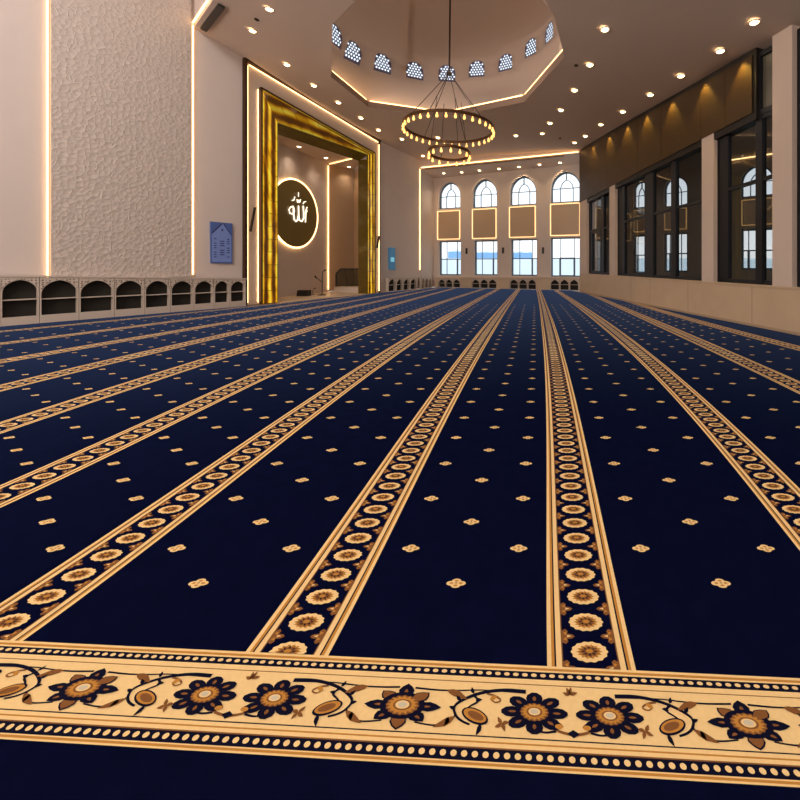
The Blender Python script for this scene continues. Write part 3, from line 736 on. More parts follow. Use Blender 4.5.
# bronze edge trim round the whole surround + LED strips
s_tl, s_tr = gp(245, 60), gp(377.2, 141.8)
portal = thing('golden_portal', 'tall glowing amber onyx portal frame around the prayer niche', 'portal', wq.p((g_bl[0]+g_br[0])/2, 0, 0))
def onyx_piece(name, quad, across, along, m=M_onyx, d=.10):
    """quad in wall coords: across axis first edge"""
    mb = MB(); P = [wq.p(u, z, d) for u, z in quad]; Q = [wq.p(u, z, .006) for u, z in quad]
    mb.poly(P, 0, uv=[(0,0),(across,0),(across,along),(0,along)])
    for i in range(4): j = (i+1) % 4; mb.poly([P[i], P[j], Q[j], Q[i]], 1, uv=[(0,0)]*4)
    return mb.build(name, [m, M_edge], portal)
onyx_piece('jamb', [(g_bl[0], 0), (OPL, 0), (OPL, OPH), (g_tl[0], g_tl[1])], 1, g_tl[1])
onyx_piece('jamb', [(OPR, 0), (g_br[0], 0), (g_tr[0], g_tr[1]), (OPR, OPH)], 1, g_tr[1])
onyx_piece('lintel', [(g_tl[0], g_tl[1]), (OPL, OPH), (OPR, OPH), (g_tr[0], g_tr[1])], 1, OPR-OPL, M_onyxb)
bpy.data.objects['lintel'].data.uv_layers[0]
mb = MB()
for a, b in (((g_bl[0]-.03, 0), (g_tl[0]-.03, g_tl[1]+.05)), ((g_tl[0]-.05, g_tl[1]+.04), (g_tr[0]+.05, g_tr[1]+.04)), ((g_tr[0]+.03, g_tr[1]+.05), (g_br[0]+.03, 0))): wbar(mb, wq, *a, *b, .07, .006, .13)
mb.build('outer_edge', M_edge, portal)
# inner reveals of the opening
mb = MB()
mb.hexa([wq.p(OPL+.004, .006, .10), wq.p(OPL+.004, OPT, .10), wq.p(OPL+.004, OPT, -.55), wq.p(OPL+.004, .006, -.55)], [wq.p(OPL+.03, 0, .10), wq.p(OPL+.03, OPT, .10), wq.p(OPL+.03, OPT, -.55), wq.p(OPL+.03, 0, -.55)]); mb.build('reveal', M_onyxd, portal)
mb = MB()
mb.hexa([wq.p(OPR-.004, .006, .10), wq.p(OPR-.004, OPT, .10), wq.p(OPR-.004, OPT, -.55), wq.p(OPR-.004, .006, -.55)], [wq.p(OPR-.03, 0, .10), wq.p(OPR-.03, OPT, .10), wq.p(OPR-.03, OPT, -.55), wq.p(OPR-.03, 0, -.55)]); mb.build('reveal', M_onyxd, portal)
mb = MB()
mb.hexa([wq.p(OPL+.03, OPH-.005, .10), wq.p(OPR-.03, OPH-.005, .10), wq.p(OPR-.03, OPT-.005, -.5), wq.p(OPL+.03, OPT-.005, -.5)], [wq.p(OPL+.03, OPH-.035, .10), wq.p(OPR-.03, OPH-.035, .10), wq.p(OPR-.03, OPT-.035, -.5), wq.p(OPL+.03, OPT-.035, -.5)]); mb.build('reveal', M_onyxd, portal)
# bronze surround edge
mb = MB()
wbar(mb, wq, .02, 0, .02, zc(*B_)-.02, .09, 0, .16); wbar(mb, wq, .0, zc(*B_)-.05, wq.L, zc(*N_)-.05, .10, 0, .16); wbar(mb, wq, wq.L-.02, 0, wq.L-.02, zc(*N_)-.05, .05, 0, .10)
tag(mb.build('surround_trim', M_edge), 'thin dark bronze edging around the white surround of the golden niche', 'trim')
k = .17
strip('led_strip', [wq.p(.12, 0.03, .08), wq.p(.12, zc(*B_)-.2, .08)], .045, M_led, 'vertical warm LED strip along the left bronze edge of the niche surround')
strip('led_strip', [wq.p(.12, zc(*B_)-.2, .08), wq.p(wq.L-.10, zc(*N_)-.17, .08)], .045, M_led, 'long warm LED strip just under the ceiling above the golden portal')
strip('led_strip', [wq.p(wq.L-.09, 0.03, .08), wq.p(wq.L-.09, zc(*N_)-.2, .08)], .045, M_led, 'vertical warm LED strip along the right edge of the niche surround')
strip('led_strip', [wq.p(g_bl[0]-.13, 0.03, .04), wq.p(g_bl[0]-.13, g_tl[1], .04)], .03, M_led, 'vertical warm LED strip hugging the left outer side of the golden portal')

# slanted slim black wall speakers
def stick(w, a, b, wd, label):
    ua, za = w.px(*a); ub, zb = w.px(*b); mb = MB(); wbar(mb, w, ua, za, ub, zb, wd, .06, .14); t = mb.build('wall_speaker', M_black)
    tag(t, label, 'speaker', 'slim black wall speakers')
stick(wq, (253.2,207.5), (248.6,231.5), .055, 'slim black wall speaker leaning on the white band left of the golden portal')
stick(wq, (377.6,236), (375.6,248), .07, 'slim dark wall speaker right of the golden portal')

# niche room
Q1 = (-12.8, 20.5); Q2 = (-12.5, 25.05)
wn = Wall(Q1, Q2, (0, 20)); NZ = EYE+6.12
mb = MB(); plate(mb, wfn(wn), [(-4.6, -.05), (wn.L, -.05), (wn.L, NZ+.05), (-4.6, NZ+.05)], d0=0, d1=-.15); mb.build('wall_niche_back', M_wall, kind='structure')
a_, b_ = wn.p(-4.6, 0), wq.p(OPL-.5, 0, -.25)
wside = Wall((a_.x, a_.y), (b_.x, b_.y), (-11, 22)); mb = MB(); plate(mb, wfn(wside), [(0, -.05), (wside.L, -.05), (wside.L, NZ+.05), (0, NZ+.05)], d0=0, d1=-.1); mb.build('wall_niche_side', M_wall, kind='structure')
# recess at the far end of the niche
H2 = wq.p(OPR+.15, 0, -.25); whd = Wall(Q2, (H2.x, H2.y), (-11, 20))
RB = 1.7
rbe = wp.p(1.2, 0, -.35); wrb = Wall(tuple(whd.p(-.4, 0, -RB))[:2], (rbe.x, rbe.y), (-11, 20))
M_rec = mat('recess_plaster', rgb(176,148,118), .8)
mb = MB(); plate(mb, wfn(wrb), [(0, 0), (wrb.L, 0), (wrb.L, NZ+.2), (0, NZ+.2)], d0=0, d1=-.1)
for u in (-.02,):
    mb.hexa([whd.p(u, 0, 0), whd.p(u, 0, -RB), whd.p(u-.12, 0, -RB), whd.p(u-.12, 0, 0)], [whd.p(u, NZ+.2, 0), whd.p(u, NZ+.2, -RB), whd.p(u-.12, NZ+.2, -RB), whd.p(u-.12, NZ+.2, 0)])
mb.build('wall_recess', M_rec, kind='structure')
pz = [wn.p(wn.L, 0, -.8), wn.p(-5.2, 0, -.8), wq.p(OPL-.6, 0, -.2), wq.p(wq.L-.2, 0, -.26), whd.p(-.5, 0, -RB-.1)]
mb = MB(); mb.hexa([(p.x, p.y, NZ) for p in pz], [(p.x, p.y, NZ+.1) for p in pz]); mb.build('ceiling_niche', M_ceil, kind='structure')
mb = MB(); pz2 = [wn.p(-4.7, 0, 0), wq.p(OPL-.3, 0, -.27), wq.p(OPL+.01, 0, -.27), wq.p(OPL+.01, 0, -.01), wq.p(OPR-.01, 0, -.01), wq.p(OPR-.01, 0, -.27), wq.p(wq.L-.25, 0, -.3), whd.p(-.4, 0, -RB)]
mb.hexa([(p.x, p.y, -.03) for p in pz2], [(p.x, p.y, .004) for p in pz2]); mb.build('floor_niche', M_floor, kind='structure')
strip('led_strip', [whd.p(.12, .02, .07), whd.p(.12, NZ-.06, .07)], .05, M_ledw, 'vertical warm LED strip at the corner inside the golden niche')
strip('led_strip', [whd.p(.18, NZ-.06, .07), whd.p(whd.L-.35, NZ-.06, .06)], .04, M_ledw, 'horizontal warm LED strip over the recess inside the golden niche')

# round calligraphy disc
cu, cz = wn.px(294, 213.7); ru = abs(wn.px(316.2, 213.7)[0]-cu); rzv = abs(wn.px(294, 179)[1]-wn.px(294, 248)[1])/2
disc = thing('calligraphy_disc', 'round dark olive disc with glowing white Arabic calligraphy inside the golden niche', 'wall disc', wn.p(cu, cz-rzv, .05))
ell = lambda k, n=64: [(cu+ru*k*math.cos(2*PI*i/n), cz+rzv*k*math.sin(2*PI*i/n)) for i in range(n)]
mb = MB(); mb.hexa([wn.p(u, z, .02) for u, z in ell(.97)], [wn.p(u, z, .10) for u, z in ell(.97)]); mb.build('disc_face', M_disc, disc)
mb = MB(); mb.tube([wn.p(u, z, .09) for u, z in ell(.985)], .045, 8, closed=True); mb.build('light_ring', M_ledw, disc)
def zz(x, y): u, z = wn.px(265+x*.1125, 170+y*.1125); return wn.p(u, z, .14)
strokes = [([(352,330),(345,352),(340,400),(338,465)], .03), ([(345,345),(354,372)], .02), ([(318,318),(322,380),(322,430),(305,458),(284,446),(277,400),(276,318)], .034),
  ([(276,400),(270,440),(254,458),(238,440),(232,390),(230,330)], .034), ([(232,330),(238,372),(222,392),(200,386),(190,352),(206,330),(226,322)], .03),
  ([(262,262),(268,288),(278,268),(284,290),(294,262)], .026), ([(276,200),(276,236)], .022), ([(218,272),(236,266),(242,238)], .024), ([(318,300),(324,286),(342,280)], .024)]
mb = MB()
for pts, r in strokes: mb.tube([zz(*p) for p in pts], r, 8)
mb.build('calligraphy', mat('glowing_letters', rgb(255,245,225), .4, emit=(1,.88,.7,1), estr=1.6), disc)

# mic stand, speaker box, platform with railing
def fpt(px, py): return flr(px, py)
x, y = flr(322, 295.2); t = thing('microphone_stand', 'thin black microphone stand with a boom arm on the niche floor', 'microphone stand', (x, y, .004))
k = y/F; top_z = EYE+(CY-272)/F*y
mb = MB(); mb.lathe((x, y, .004), [(.22,0),(.22,.02),(.05,.05)], 14); mb.build('base', M_black, t)
mb = MB(); mb.tube([(x, y, .03), (x+.02, y, top_z)], .022); mb.build('pole', M_black, t)
mb = MB(); mb.tube([(x-.33, y, EYE+(CY-277)/F*y), (x-.02, y, EYE+(CY-282)/F*y)], .018); mb.build('boom_arm', M_black, t)
mb = MB(); mb.tube([(x+.02, y, top_z), (x+.14, y-.05, top_z+.06)], .02); mb.build('boom_arm', M_black, t)
mb = MB(); mb.tube([(x-.37, y, EYE+(CY-276)/F*y), (x-.29, y, EYE+(CY-278.5)/F*y)], [.045, .03], 10); mb.build('microphone', M_black, t)
mb = MB(); mb.tube([(x+.12, y-.05, top_z+.05), (x+.22, y-.06, top_z+.12)], [.03, .05], 10); mb.build('microphone', M_black, t)
x, y = flr(304, 296); t = thing('speaker_box', 'small black speaker box lying on the niche floor below the disc', 'speaker', (x, y, .004))
mb = MB(); s = .66; mb.hexa([(x-s*.42, y-.2, .004), (x+s*.42, y-.2, .004), (x+s*.42, y+.2, .004), (x-s*.42, y+.2, .004)], [(x-s*.40, y-.16, .30), (x+s*.40, y-.16, .30), (x+s*.40, y+.2, .30), (x-s*.40, y+.2, .30)]); mb.build('cabinet_body', M_black, t)
mb = MB(); mb.poly([(x-s*.36, y-.197, .04), (x+s*.36, y-.197, .04), (x+s*.345, y-.172, .27), (x-s*.345, y-.172, .27)]); mb.build('grille', mat('speaker_cloth', rgb(44,38,34), .9), t)
x, y = flr(313, 295.0); t = thing('table_microphone', 'low bent microphone standing on the niche floor beside the black speaker box', 'microphone', (x, y, .004))
mb = MB(); mb.lathe((x, y, .004), [(.09,0),(.09,.02),(.02,.04)], 12); mb.build('base', M_wire, t)
mb = MB(); mb.tube([(x, y, .03), (x-.02, y, .22), (x+.06, y, .34), (x+.14, y, .36)], [.014,.014,.014,.03], 8); mb.build('gooseneck', M_wire, t)
# platform (pulpit base) in the recess
yp = 24.0; xl = (334-CX)/F*yp; xr = (364.5-CX)/F*yp; zpl = EYE-(287.2-CY)/F*yp
t = thing('pulpit_platform', 'low white pulpit platform with steps behind the golden portal', 'platform', ((xl+xr)/2, yp+.5, .004))
mb = MB(); mb.box(((xl+xr)/2, yp+.55, (zpl+.004)/2), xr-xl, 1.1, zpl-.004); mb.build('platform_block', M_white, t)
mb = MB(); mb.box(((xl+xr)/2+.15, yp-.18, (zpl*.5+.004)/2), (xr-xl)*.86, .34, zpl*.5-.004); mb.build('step', M_white, t)
t = thing('glass_railing', 'dark-framed glass railing panel with clipped corner on the white pulpit platform', 'railing', ((xl+xr)/2, yp+.1, zpl))
zt = EYE-(269-CY)/F*yp; c = .28
pp = [(xl+.08, zpl+.05), (xl+.08, zt-c), (xl+.08+c, zt), (xr-.05, zt), (xr-.05, zpl+.06)]
mb = MB()
for a, b in zip(pp, pp[1:]): mb.tube([(a[0], yp+.1, a[1]), (b[0], yp+.1, b[1])], .045, 6)
mb.tube([(xl+.75, yp+.1, zpl+.03), (xl+.62, yp+.1, zt)], .02, 6)
mb.build('rail_frame', M_dark, t)
mb = MB(); mb.hexa([(a, yp+.09, b+.0) for a, b in pp], [(a, yp+.105, b) for a, b in pp]); mb.build('glass_panel', M_rail, t)

# ------------------------------------------------------------------ plain wall beyond the niche, bay header and bay
mb = MB(); plate(mb, wfn(wp), [(0, 0), (wp.L, 0), (wp.L, zc(*P_)+.3), (0, zc(*N_)+.3)], d0=0, d1=-.2); mb.build('wall_beyond_niche', M_wall, kind='structure')
q = [wp.px(*c) for c in ((388.2,247.3),(394.2,248),(394.2,270),(388.2,269.5))]
t = thing('wall_display', 'small teal wall display between the golden niche and the end bay', 'display', wp.p(q[0][0], q[3][1], 0))
mb = MB(); mb.hexa([wp.p(u, z, .004) for u, z in q], [wp.p(u, z, .09) for u, z in q]); mb.build('screen', M_screen, t)
ua, ub, za, zb = q[0][0], q[1][0], q[3][1], q[0][1]
mb = MB(); mb.hexa([wp.p(Lerp(ua, ub, s), Lerp(za, zb, r), .091) for s, r in ((.2,.35),(.8,.35),(.8,.55),(.2,.55))], [wp.p(Lerp(ua, ub, s), Lerp(za, zb, r), .095) for s, r in ((.2,.35),(.8,.35),(.8,.55),(.2,.55))]); mb.build('screen_glow', M_screen2, t)
# bay: left return, ceiling, header
zh0 = EYE+(CY-168)/F*P_[1]; zh1 = EYE+(CY-152)/F*R2[1]
zw0 = EYE+(CY-178.5)/F*W1[1]; zw1 = EYE+(CY-166)/F*W2[1]
wb = Wall(P_, W1, (0, 26)); mb = MB(); plate(mb, wfn(wb), [(0, 0), (wb.L, 0), (wb.L, zw0+.3), (0, zh0+.3)], d0=0, d1=-.15); mb.build('wall_bay_left', M_wall, kind='structure')
R2x = wh.p(wh.L+1.6, 0); W2x = ww.p(ww.L+2.0, 0)
def zbay(x, y):
    a, b, c = Vector((P_[0], P_[1], zh0)), Vector((R2x.x, R2x.y, zh1)), Vector((W1[0], W1[1], zw0)); n = (b-a).cross(c-a)
    return a.z-(n.x*(x-a.x)+n.y*(y-a.y))/n.z
W2x = ww.p(ww.L+2.0, 0, -.1); W1x = ww.p(-.1, 0, -.1)
mb = MB()
mb.poly([(P_[0], P_[1], zh0), (R2x.x, R2x.y, zh1+.0), (W2x.x, W2x.y, zbay(W2x.x, W2x.y)), (W1x.x, W1x.y, zbay(W1x.x, W1x.y))])
mb.build('ceiling_bay', M_ceil, kind='structure')
mb = MB(); mb.poly([(P_[0], P_[1], zh0), (R2x.x, R2x.y, zh1), (R2x.x, R2x.y, zc(*R2)+.4), (P_[0], P_[1], zc(*P_)+.4)]); mb.build('trim_3', M_ceil, kind='structure')
mb = MB(); a = wh.p(.35, 0, -.25); b = wh.p(wh.L-1.0, 0, -.25); c_ = wh.p(wh.L-1.0, 0, -.05); d_ = wh.p(.35, 0, -.05)
def zhh(u): return Lerp(zh0, zh1, u/wh.L)
mb.hexa([(p.x, p.y, zhh(u)-.09) for p, u in ((a,.35),(b,wh.L-1),(c_,wh.L-1),(d_,.35))], [(p.x, p.y, zhh(u)-.01) for p, u in ((a,.35),(b,wh.L-1),(c_,wh.L-1),(d_,.35))])
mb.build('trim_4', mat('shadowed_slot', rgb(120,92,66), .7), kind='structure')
strip('led_strip', [wh.p(.03, zh0, .05), wh.p(wh.L, zh1, .05)], .06, M_led, 'long warm LED strip along the header of the windowed end bay')
strip('led_strip', [wh.p(.03, 1.18, .05), wh.p(.03, zh0, .05)], .05, M_led, 'vertical warm LED strip at the left corner of the windowed end bay')

# window wall
top_px = [(438.6,460.2,182,208.7),(472.3,496.8,179,207.6),(509.6,536.2,176,205.2),(550.5,581,171.4,202.5)]
low_px = [(438.8,460.8,241,275.3),(474,497.2,240.3,275.4),(510.8,537,239,275.9),(550.5,580.2,237.4,276.8)]
mid_px = [(437.3,460.4,210.4,239.8),(472,496.8,208.4,239),(509,536,206,237.8),(550,580.5,203,236)]
zwt = lambda u: Lerp(zw0, zw1, u/ww.L)+.35
holes = []; tw = []; lw = []; mw = []
for (a, b, t_, s_), (c_, d_, e_, g_), (h_, i_, j_, k_) in zip(top_px, low_px, mid_px):
    u0 = ww.px(a, 264)[0]; u1 = ww.px(b, 264)[0]; um = (a+b)/2; z1 = ww.px(um, t_)[1]; z0 = ww.px(um, s_)[1]
    lp = arch_loop(u0, u1, z0, z1, (u1-u0)/2*1.12, 20, .08); holes.append(lp); tw.append((lp, u0, u1, z0, z1))
    u0 = ww.px(c_, 264)[0]; u1 = ww.px(d_, 264)[0]; um = (c_+d_)/2; z1 = ww.px(um, e_)[1]; z0 = ww.px(um, g_)[1]
    lp = [(u0, z0), (u1, z0), (u1, z1), (u0, z1)]; holes.append(lp); lw.append((lp, u0, u1, z0, z1))
    u0 = ww.px(h_, 264)[0]; u1 = ww.px(i_, 264)[0]; um = (h_+i_)/2; mw.append((u0, u1, ww.px(um, k_)[1], ww.px(um, j_)[1]))
mb = MB(); ue = ww.L+2.0
plate(mb, wfn(ww), [(0, 0), (ue, 0), (ue, zwt(ue)), (0, zwt(0))], holes, d0=0, d1=-.35)
mb.build('wall_end', M_wall, kind='structure')
def arch_window(w, n, lp, u0, u1, z0, z1, d=-.22, s=1.0):
    mb = MB(); ring_plate(mb, wfn(w), lp, .09*s, d-.06, d+.04); fr = mb.build('window_%d' % n, M_frame, kind='structure')
    W_, H_ = u1-u0, z1-z0; zt_ = z0+H_*.47; c = (u0+u1)/2
    ua_, ub_ = Lerp(u0, u1, .30), Lerp(u0, u1, .72); ap = z0+H_*.74
    mb = MB(); b = .045*s
    wbar(mb, w, u0, zt_, u1, zt_, b, d-.04, d+.02)
    for u in (ua_, ub_): wbar(mb, w, u, z0, u, zt_, b, d-.04, d+.02)
    A = [(ua_, zt_), (Lerp(ua_, c, .18), Lerp(zt_, ap, .45)), (Lerp(ua_, c, .55), Lerp(zt_, ap, .82)), (c, ap)]
    wpath(mb, w, A, b, d-.04, d+.02); wpath(mb, w, [(ua_+ub_-p[0], p[1]) for p in A], b, d-.04, d+.02)
    wbar(mb, w, c, ap, c, z1-.05, b*1.5, d-.04, d+.02)
    mb.build('tracery', M_frame, fr)
    mb = MB(); v, f = region(lp); mb.mesh([w.p(p.x, p.y, d-.01) for p in v], f); mb.build('pane', M_glass, fr)
def low_window(w, n, lp, u0, u1, z0, z1, d=-.22, s=1.0, mid=False):
    mb = MB(); ring_plate(mb, wfn(w), lp, .08*s, d-.06, d+.04); fr = mb.build('window_%d' % n, M_frame, kind='structure')
    mb = MB(); b = .04*s; zt_ = Lerp(z0, z1, .47); ua_, ub_ = Lerp(u0, u1, .30), Lerp(u0, u1, .78)
    wbar(mb, w, u0, zt_, u1, zt_, b*1.5, d-.04, d+.02)
    for u in (ua_, ub_): wbar(mb, w, u, z0, u, z1, b*.8, d-.04, d+.02)
    if mid:
        for a, c in (((ua_, z0), (ua_, zt_)), ((ub_, z0), (ub_, zt_)), ((ua_, zt_), (ub_, zt_)), ((ua_, z0+.05), (ub_, z0+.05))): wbar(mb, w, *a, *c, b*2.6, d-.04, d+.05)
    else: wbar(mb, w, ub_, z0, ub_, zt_, b*2.2, d-.04, d+.04)
    mb.build('glazing_bar', M_frame, fr)
    mb = MB(); mb.poly([w.p(*p, d-.01) for p in lp]); mb.build('pane', M_glass, fr)
for i in range(4):
    arch_window(ww, 1+i, *tw[i]); low_window(ww, 5+i, *lw[i], mid=(i == 3))
    u0, u1, z0, z1 = mw[i]
    t = thing('backlit_panel', 'square tan panel with glowing edges under an arched end window, '+ORD[3-i]+' from the right', 'wall panel', ww.p((u0+u1)/2, z0, 0), 'glowing panels between the end windows')
    g = .09
    mb = MB(); plate(mb, wfn(ww), [(u0+g, z0+g), (u1-g, z0+g), (u1-g, z1-g), (u0+g, z1-g)], d0=.03, d1=.006); mb.build('panel_face', M_panelglow, t)
    mb = MB(); wpath(mb, ww, [(u0+g*.5, z0+g*.5), (u1-g*.5, z0+g*.5), (u1-g*.5, z1-g*.5), (u0+g*.5, z1-g*.5), (u0+g*.5, z0+g*.5)], .036, .006, .05); mb.build('light_strip', M_ledsoft, t)
for i, (px, py, lb) in enumerate(((466.8,251,'first and second'),(503.3,250.5,'second and third'),(543.2,250.5,'third and fourth'))):
    u, z = ww.px(px, py); mb = MB(); mb.hexa([ww.p(u+a, z+b, .004) for a, b in ((-.06,-.2),(.06,-.2),(.06,.2),(-.06,.2))], [ww.p(u+a, z+b, .10) for a, b in ((-.05,-.2),(.05,-.2),(.05,.2),(-.05,.2))])
    tag(mb.build('wall_sconce', M_black), 'small dark upright wall fitting between the '+lb+' lower window', 'wall fitting', 'dark fittings between the end windows')

# arched shoe cabinets of the far end
grp = 'arched shoe cabinets at the far end'
arL = [(388.5,396.5),(396.5,403.5),(403.5,410.3),(410.3,417.2)]
for i, (a, b) in enumerate(arL):
    ua, ub = wp.px(a, 264)[0], wp.px(b, 264)[0]
    w_ = Wall(tuple(wp.p(0, 0, .28))[:2], tuple(wp.p(wp.L, 0, .28))[:2])
    ua, ub = w_.px(a, 264)[0], w_.px(b, 264)[0]; zt = EYE-(277.8-CY)/F*w_.p(ua, 0).y
    cabinet(w_, ua, ub, zt, zt, .24, 'small arched shoe cabinet bay on the teal display wall, '+ORD[i]+' from the golden niche', grp, zk=.05, post=.03, point=.4, rise_k=.38)
w_ = Wall(tuple(wb.p(0, 0, .26))[:2], tuple(wb.p(wb.L, 0, .26))[:2])
for i, (a, b) in enumerate([(421.5,425.2),(425.2,428.8),(428.8,432)]):
    ua, ub = w_.px(a, 264)[0], w_.px(b, 264)[0]; zt = EYE-(277.6-CY)/F*w_.p(ua, 0).y
    cabinet(w_, ua, ub, zt, zt, .22, 'small arched shoe cabinet bay on the end bay side wall, '+ORD[i]+' from the LED', grp, zk=.05, post=.03, point=.4, rise_k=.38)
groups = [[(438,445.2),(445.2,452.6),(452.6,460.4)], [(471.5,479.8),(479.8,488.2),(488.2,497)], [(509.4,518.4),(518.4,527.4),(527.4,536.4)], [(550,559.6),(559.6,569.2),(569.2,579)]]
w_ = Wall(tuple(ww.p(0, 0, .26))[:2], tuple(ww.p(ww.L, 0, .26))[:2])
for g, gl in enumerate(groups):
    for i, (a, b) in enumerate(gl):
        ua, ub = w_.px(a, 264)[0], w_.px(b, 264)[0]; zt = EYE-(278.3-CY)/F*w_.p(ua, 0).y
        cabinet(w_, ua, ub, zt, zt, .24, ('left', 'middle', 'right')[i]+' small arched shoe cabinet bay under the '+ORD[g]+' end window from the left', grp, zk=.03, post=.04, point=.4, rise_k=.38)
# cladding and ledge between the groups
mb = MB(); xs_ = [(420, 438), (460.4, 471.5), (497, 509.4), (536.4, 550)]
zt = EYE-(278.3-CY)/F*27.5
for a, b in xs_:
    ua, ub = w_.px(a, 264)[0], w_.px(b, 264)[0]
    if a == 420: ua = .3
    z_ = EYE-(278.3-CY)/F*w_.p(ua, 0).y
    plate(mb, wfn(w_), [(ua+.004, 0), (ub-.004, 0), (ub-.004, z_), (ua+.004, z_)], d0=0, d1=-.24)
mb.build('baseboard_end', M_stone, kind='structure')
mb = MB(); ua, ub = .25, w_.px(582, 264)[0]
za, zb = EYE-(278.3-CY)/F*w_.p(ua, 0).y, EYE-(278.3-CY)/F*w_.p(ub, 0).y
plate(mb, wfn(w_), [(ua, za+.003), (ub, zb+.003), (ub, zb+.06), (ua, za+.06)], d0=.03, d1=-.24)
tag(mb.build('cabinet_top', M_stone), 'stone ledge above the arched shoe cabinets under the end windows', 'ledge')

# ------------------------------------------------------------------ right wall
RL = wr.L+8.2
def ru_(px): return wr.px(px, 264)[0]
ZP = 1.06; ZT = EYE+3.85
zpan = lambda u: Lerp(wr.px(580.6, 202.5)[1], wr.px(752.8, 113)[1], (u-ru_(580.6))/(ru_(752.8)-ru_(580.6)))
ztop = lambda u: zc(*tuple(wr.p(u, 0, .0))[:2])
mb = MB(); plate(mb, wfn(wr), [(-.0, 0), (RL, 0), (RL, ZP), (-.0, ZP)], d0=0, d1=-.35); pl = mb.build('wall_right', M_stone, kind='structure')
mb = MB(); plate(mb, wfn(wr), [(0.02, 0.006), (RL, 0.006), (RL, .075), (0.02, .075)], d0=.02, d1=.001); mb.build('baseboard_right', mat('plinth_skirting', rgb(178,154,128), .5), kind='structure')
mb = MB()
for x in (631, 650, 688, 752):
    u = ru_(x); mb.hexa([wr.p(u-.006, .08, .0005), wr.p(u+.006, .08, .0005), wr.p(u+.006, ZP-.01, .0005), wr.p(u-.006, ZP-.01, .0005)], [wr.p(u-.006, .08, .003), wr.p(u+.006, .08, .003), wr.p(u+.006, ZP-.01, .003), wr.p(u-.006, ZP-.01, .003)])
mb.build('trim_5', mat('stone_joint', rgb(136,116,96), .7), kind='structure')
mb = MB(); plate(mb, wfn(wr), [(0, ZP+.002), (RL, ZP+.002), (RL, ZP+.05), (0, ZP+.05)], d0=.03, d1=-.36); mb.build('trim_6', M_stone, kind='structure')
pill = [(580,587,False),(609.8,615.2,False),(702.3,714,False),(773,792.8,True)]
for i, (a, b, full) in enumerate(pill):
    ua, ub = ru_(a), ru_(b)
    if i == 0: ua = 0
    mb = MB(); za, zb = (ztop(ua)+.1, ztop(ub)+.1) if full else (zpan(ua)+.0, zpan(ub)+.0)
    plate(mb, wfn(wr), [(ua, ZP+.052), (ub, ZP+.052), (ub, zb), (ua, za)], d0=.02, d1=-.34); mb.build('trim_%d' % (7+i), M_pill, kind='structure')
# bronze panels
pan = thing('bronze_wall_panel', 'dark bronze textured wall cladding band above the right-hand glazing', 'wall panel', wr.p(ru_(660), zpan(ru_(660)), 0))
seams = [579.6, 608, 638, 662, 701.5, 726, 753]
for a, b in zip(seams, seams[1:]):
    ua, ub = ru_(a)+.008, ru_(b)-.008
    if a == 579.6: ua = 0.0
    mb = MB(); plate(mb, wfn(wr), [(ua, zpan(ua)), (ub, zpan(ub)), (ub, ztop(ub)-.16), (ua, ztop(ua)-.16)], d0=.035, d1=.004); mb.build('panel', M_bronze, pan)
mb = MB(); u0, u1 = 0, RL
plate(mb, wfn(wr), [(0, zpan(0)-.2), (ru_(756), zpan(ru_(756))-.2), (ru_(756), ztop(ru_(756))+.1), (0, ztop(0)+.1)], d0=-.004, d1=-.34); mb.build('wall_right_upper', M_black, kind='structure')
# glazed bays
def bay(n, a, b, verts, horiz, top_fn, lead, extra=None):
    ua, ub = ru_(a), ru_(b); zb0 = ZP+.053
    d0, d1 = -.24, -.12
    lp = [(ua, zb0), (ub, zb0), (ub, top_fn(ub)), (ua, top_fn(ua))]
    mb = MB(); ring_plate(mb, wfn(wr), lp, .11, d0, d1)
    wbar(mb, wr, Lerp(ru_(a), ru_(lead), .5), zb0, Lerp(ru_(a), ru_(lead), .5), top_fn(ua), ru_(lead)-ru_(a), d0, d1)
    fr = mb.build('window_%d' % n, M_dark, kind='structure')
    mb = MB()
    for x, w_px in verts:
        u = ru_(x); wbar(mb, wr, u, zb0, u, top_fn(u), abs(ru_(x+w_px/2)-ru_(x-w_px/2)), d0, d1+.02)
    mb.build('mullion', M_dark, fr)
    mb = MB()
    for (x0, y0), (x1, y1) in horiz:
        p, q = wr.px(x0, y0), wr.px(x1, y1); wbar(mb, wr, *p, *q, .09, d0, d1)
    if extra:
        for (x0, y0), (x1, y1) in extra:
            p, q = wr.px(x0, y0), wr.px(x1, y1); wbar(mb, wr, *p, *q, .16, d0, d1+.03)
    mb.build('transom', M_dark, fr)
    mb = MB(); mb.poly([wr.p(*p, -.18) for p in lp]); mb.build('pane', M_tint, fr)
bay(9, 587, 609.8, [(600.5,2.4)], [((588,231),(609.8,226))], zpan, 588.3, [((590,231.5),(590,273)), ((599,231),(599,273)), ((590,232),(599,231)), ((590,272),(599,272.5))])
bay(10, 615.2, 702.3, [(646.5,8.5),(670.8,4.6)], [((622,221.5),(702,199.5))], zpan, 622)
ztr = lambda u: Lerp(wr.px(714, 131)[1], wr.px(773, 108)[1], (u-ru_(714))/(ru_(773)-ru_(714)))
bay(11, 714, 773, [(755.5,6.5)], [((724,189.5),(773,174))], ztr, 724.5)
bay(12, 792.8, 830, [(800,9)], [((792.8,165),(830,150))], lambda u: ztop(u)-.1, 797)
# glazing above the last bay, right of the bronze panel
ua, ub = ru_(753.5), ru_(773)
lp = [(ua, ztr(ua)+.01), (ub, ztr(ub)+.01), (ub, ztop(ub)-.12), (ua, ztop(ua)-.12)]
mb = MB(); ring_plate(mb, wfn(wr), lp, .13, -.24, -.10); fr = mb.build('window_13', M_dark, kind='structure')
mb = MB(); mb.poly([wr.p(*p, -.18) for p in lp]); mb.build('pane', mat('smoked_panel', rgb(96,92,80), .3), fr)

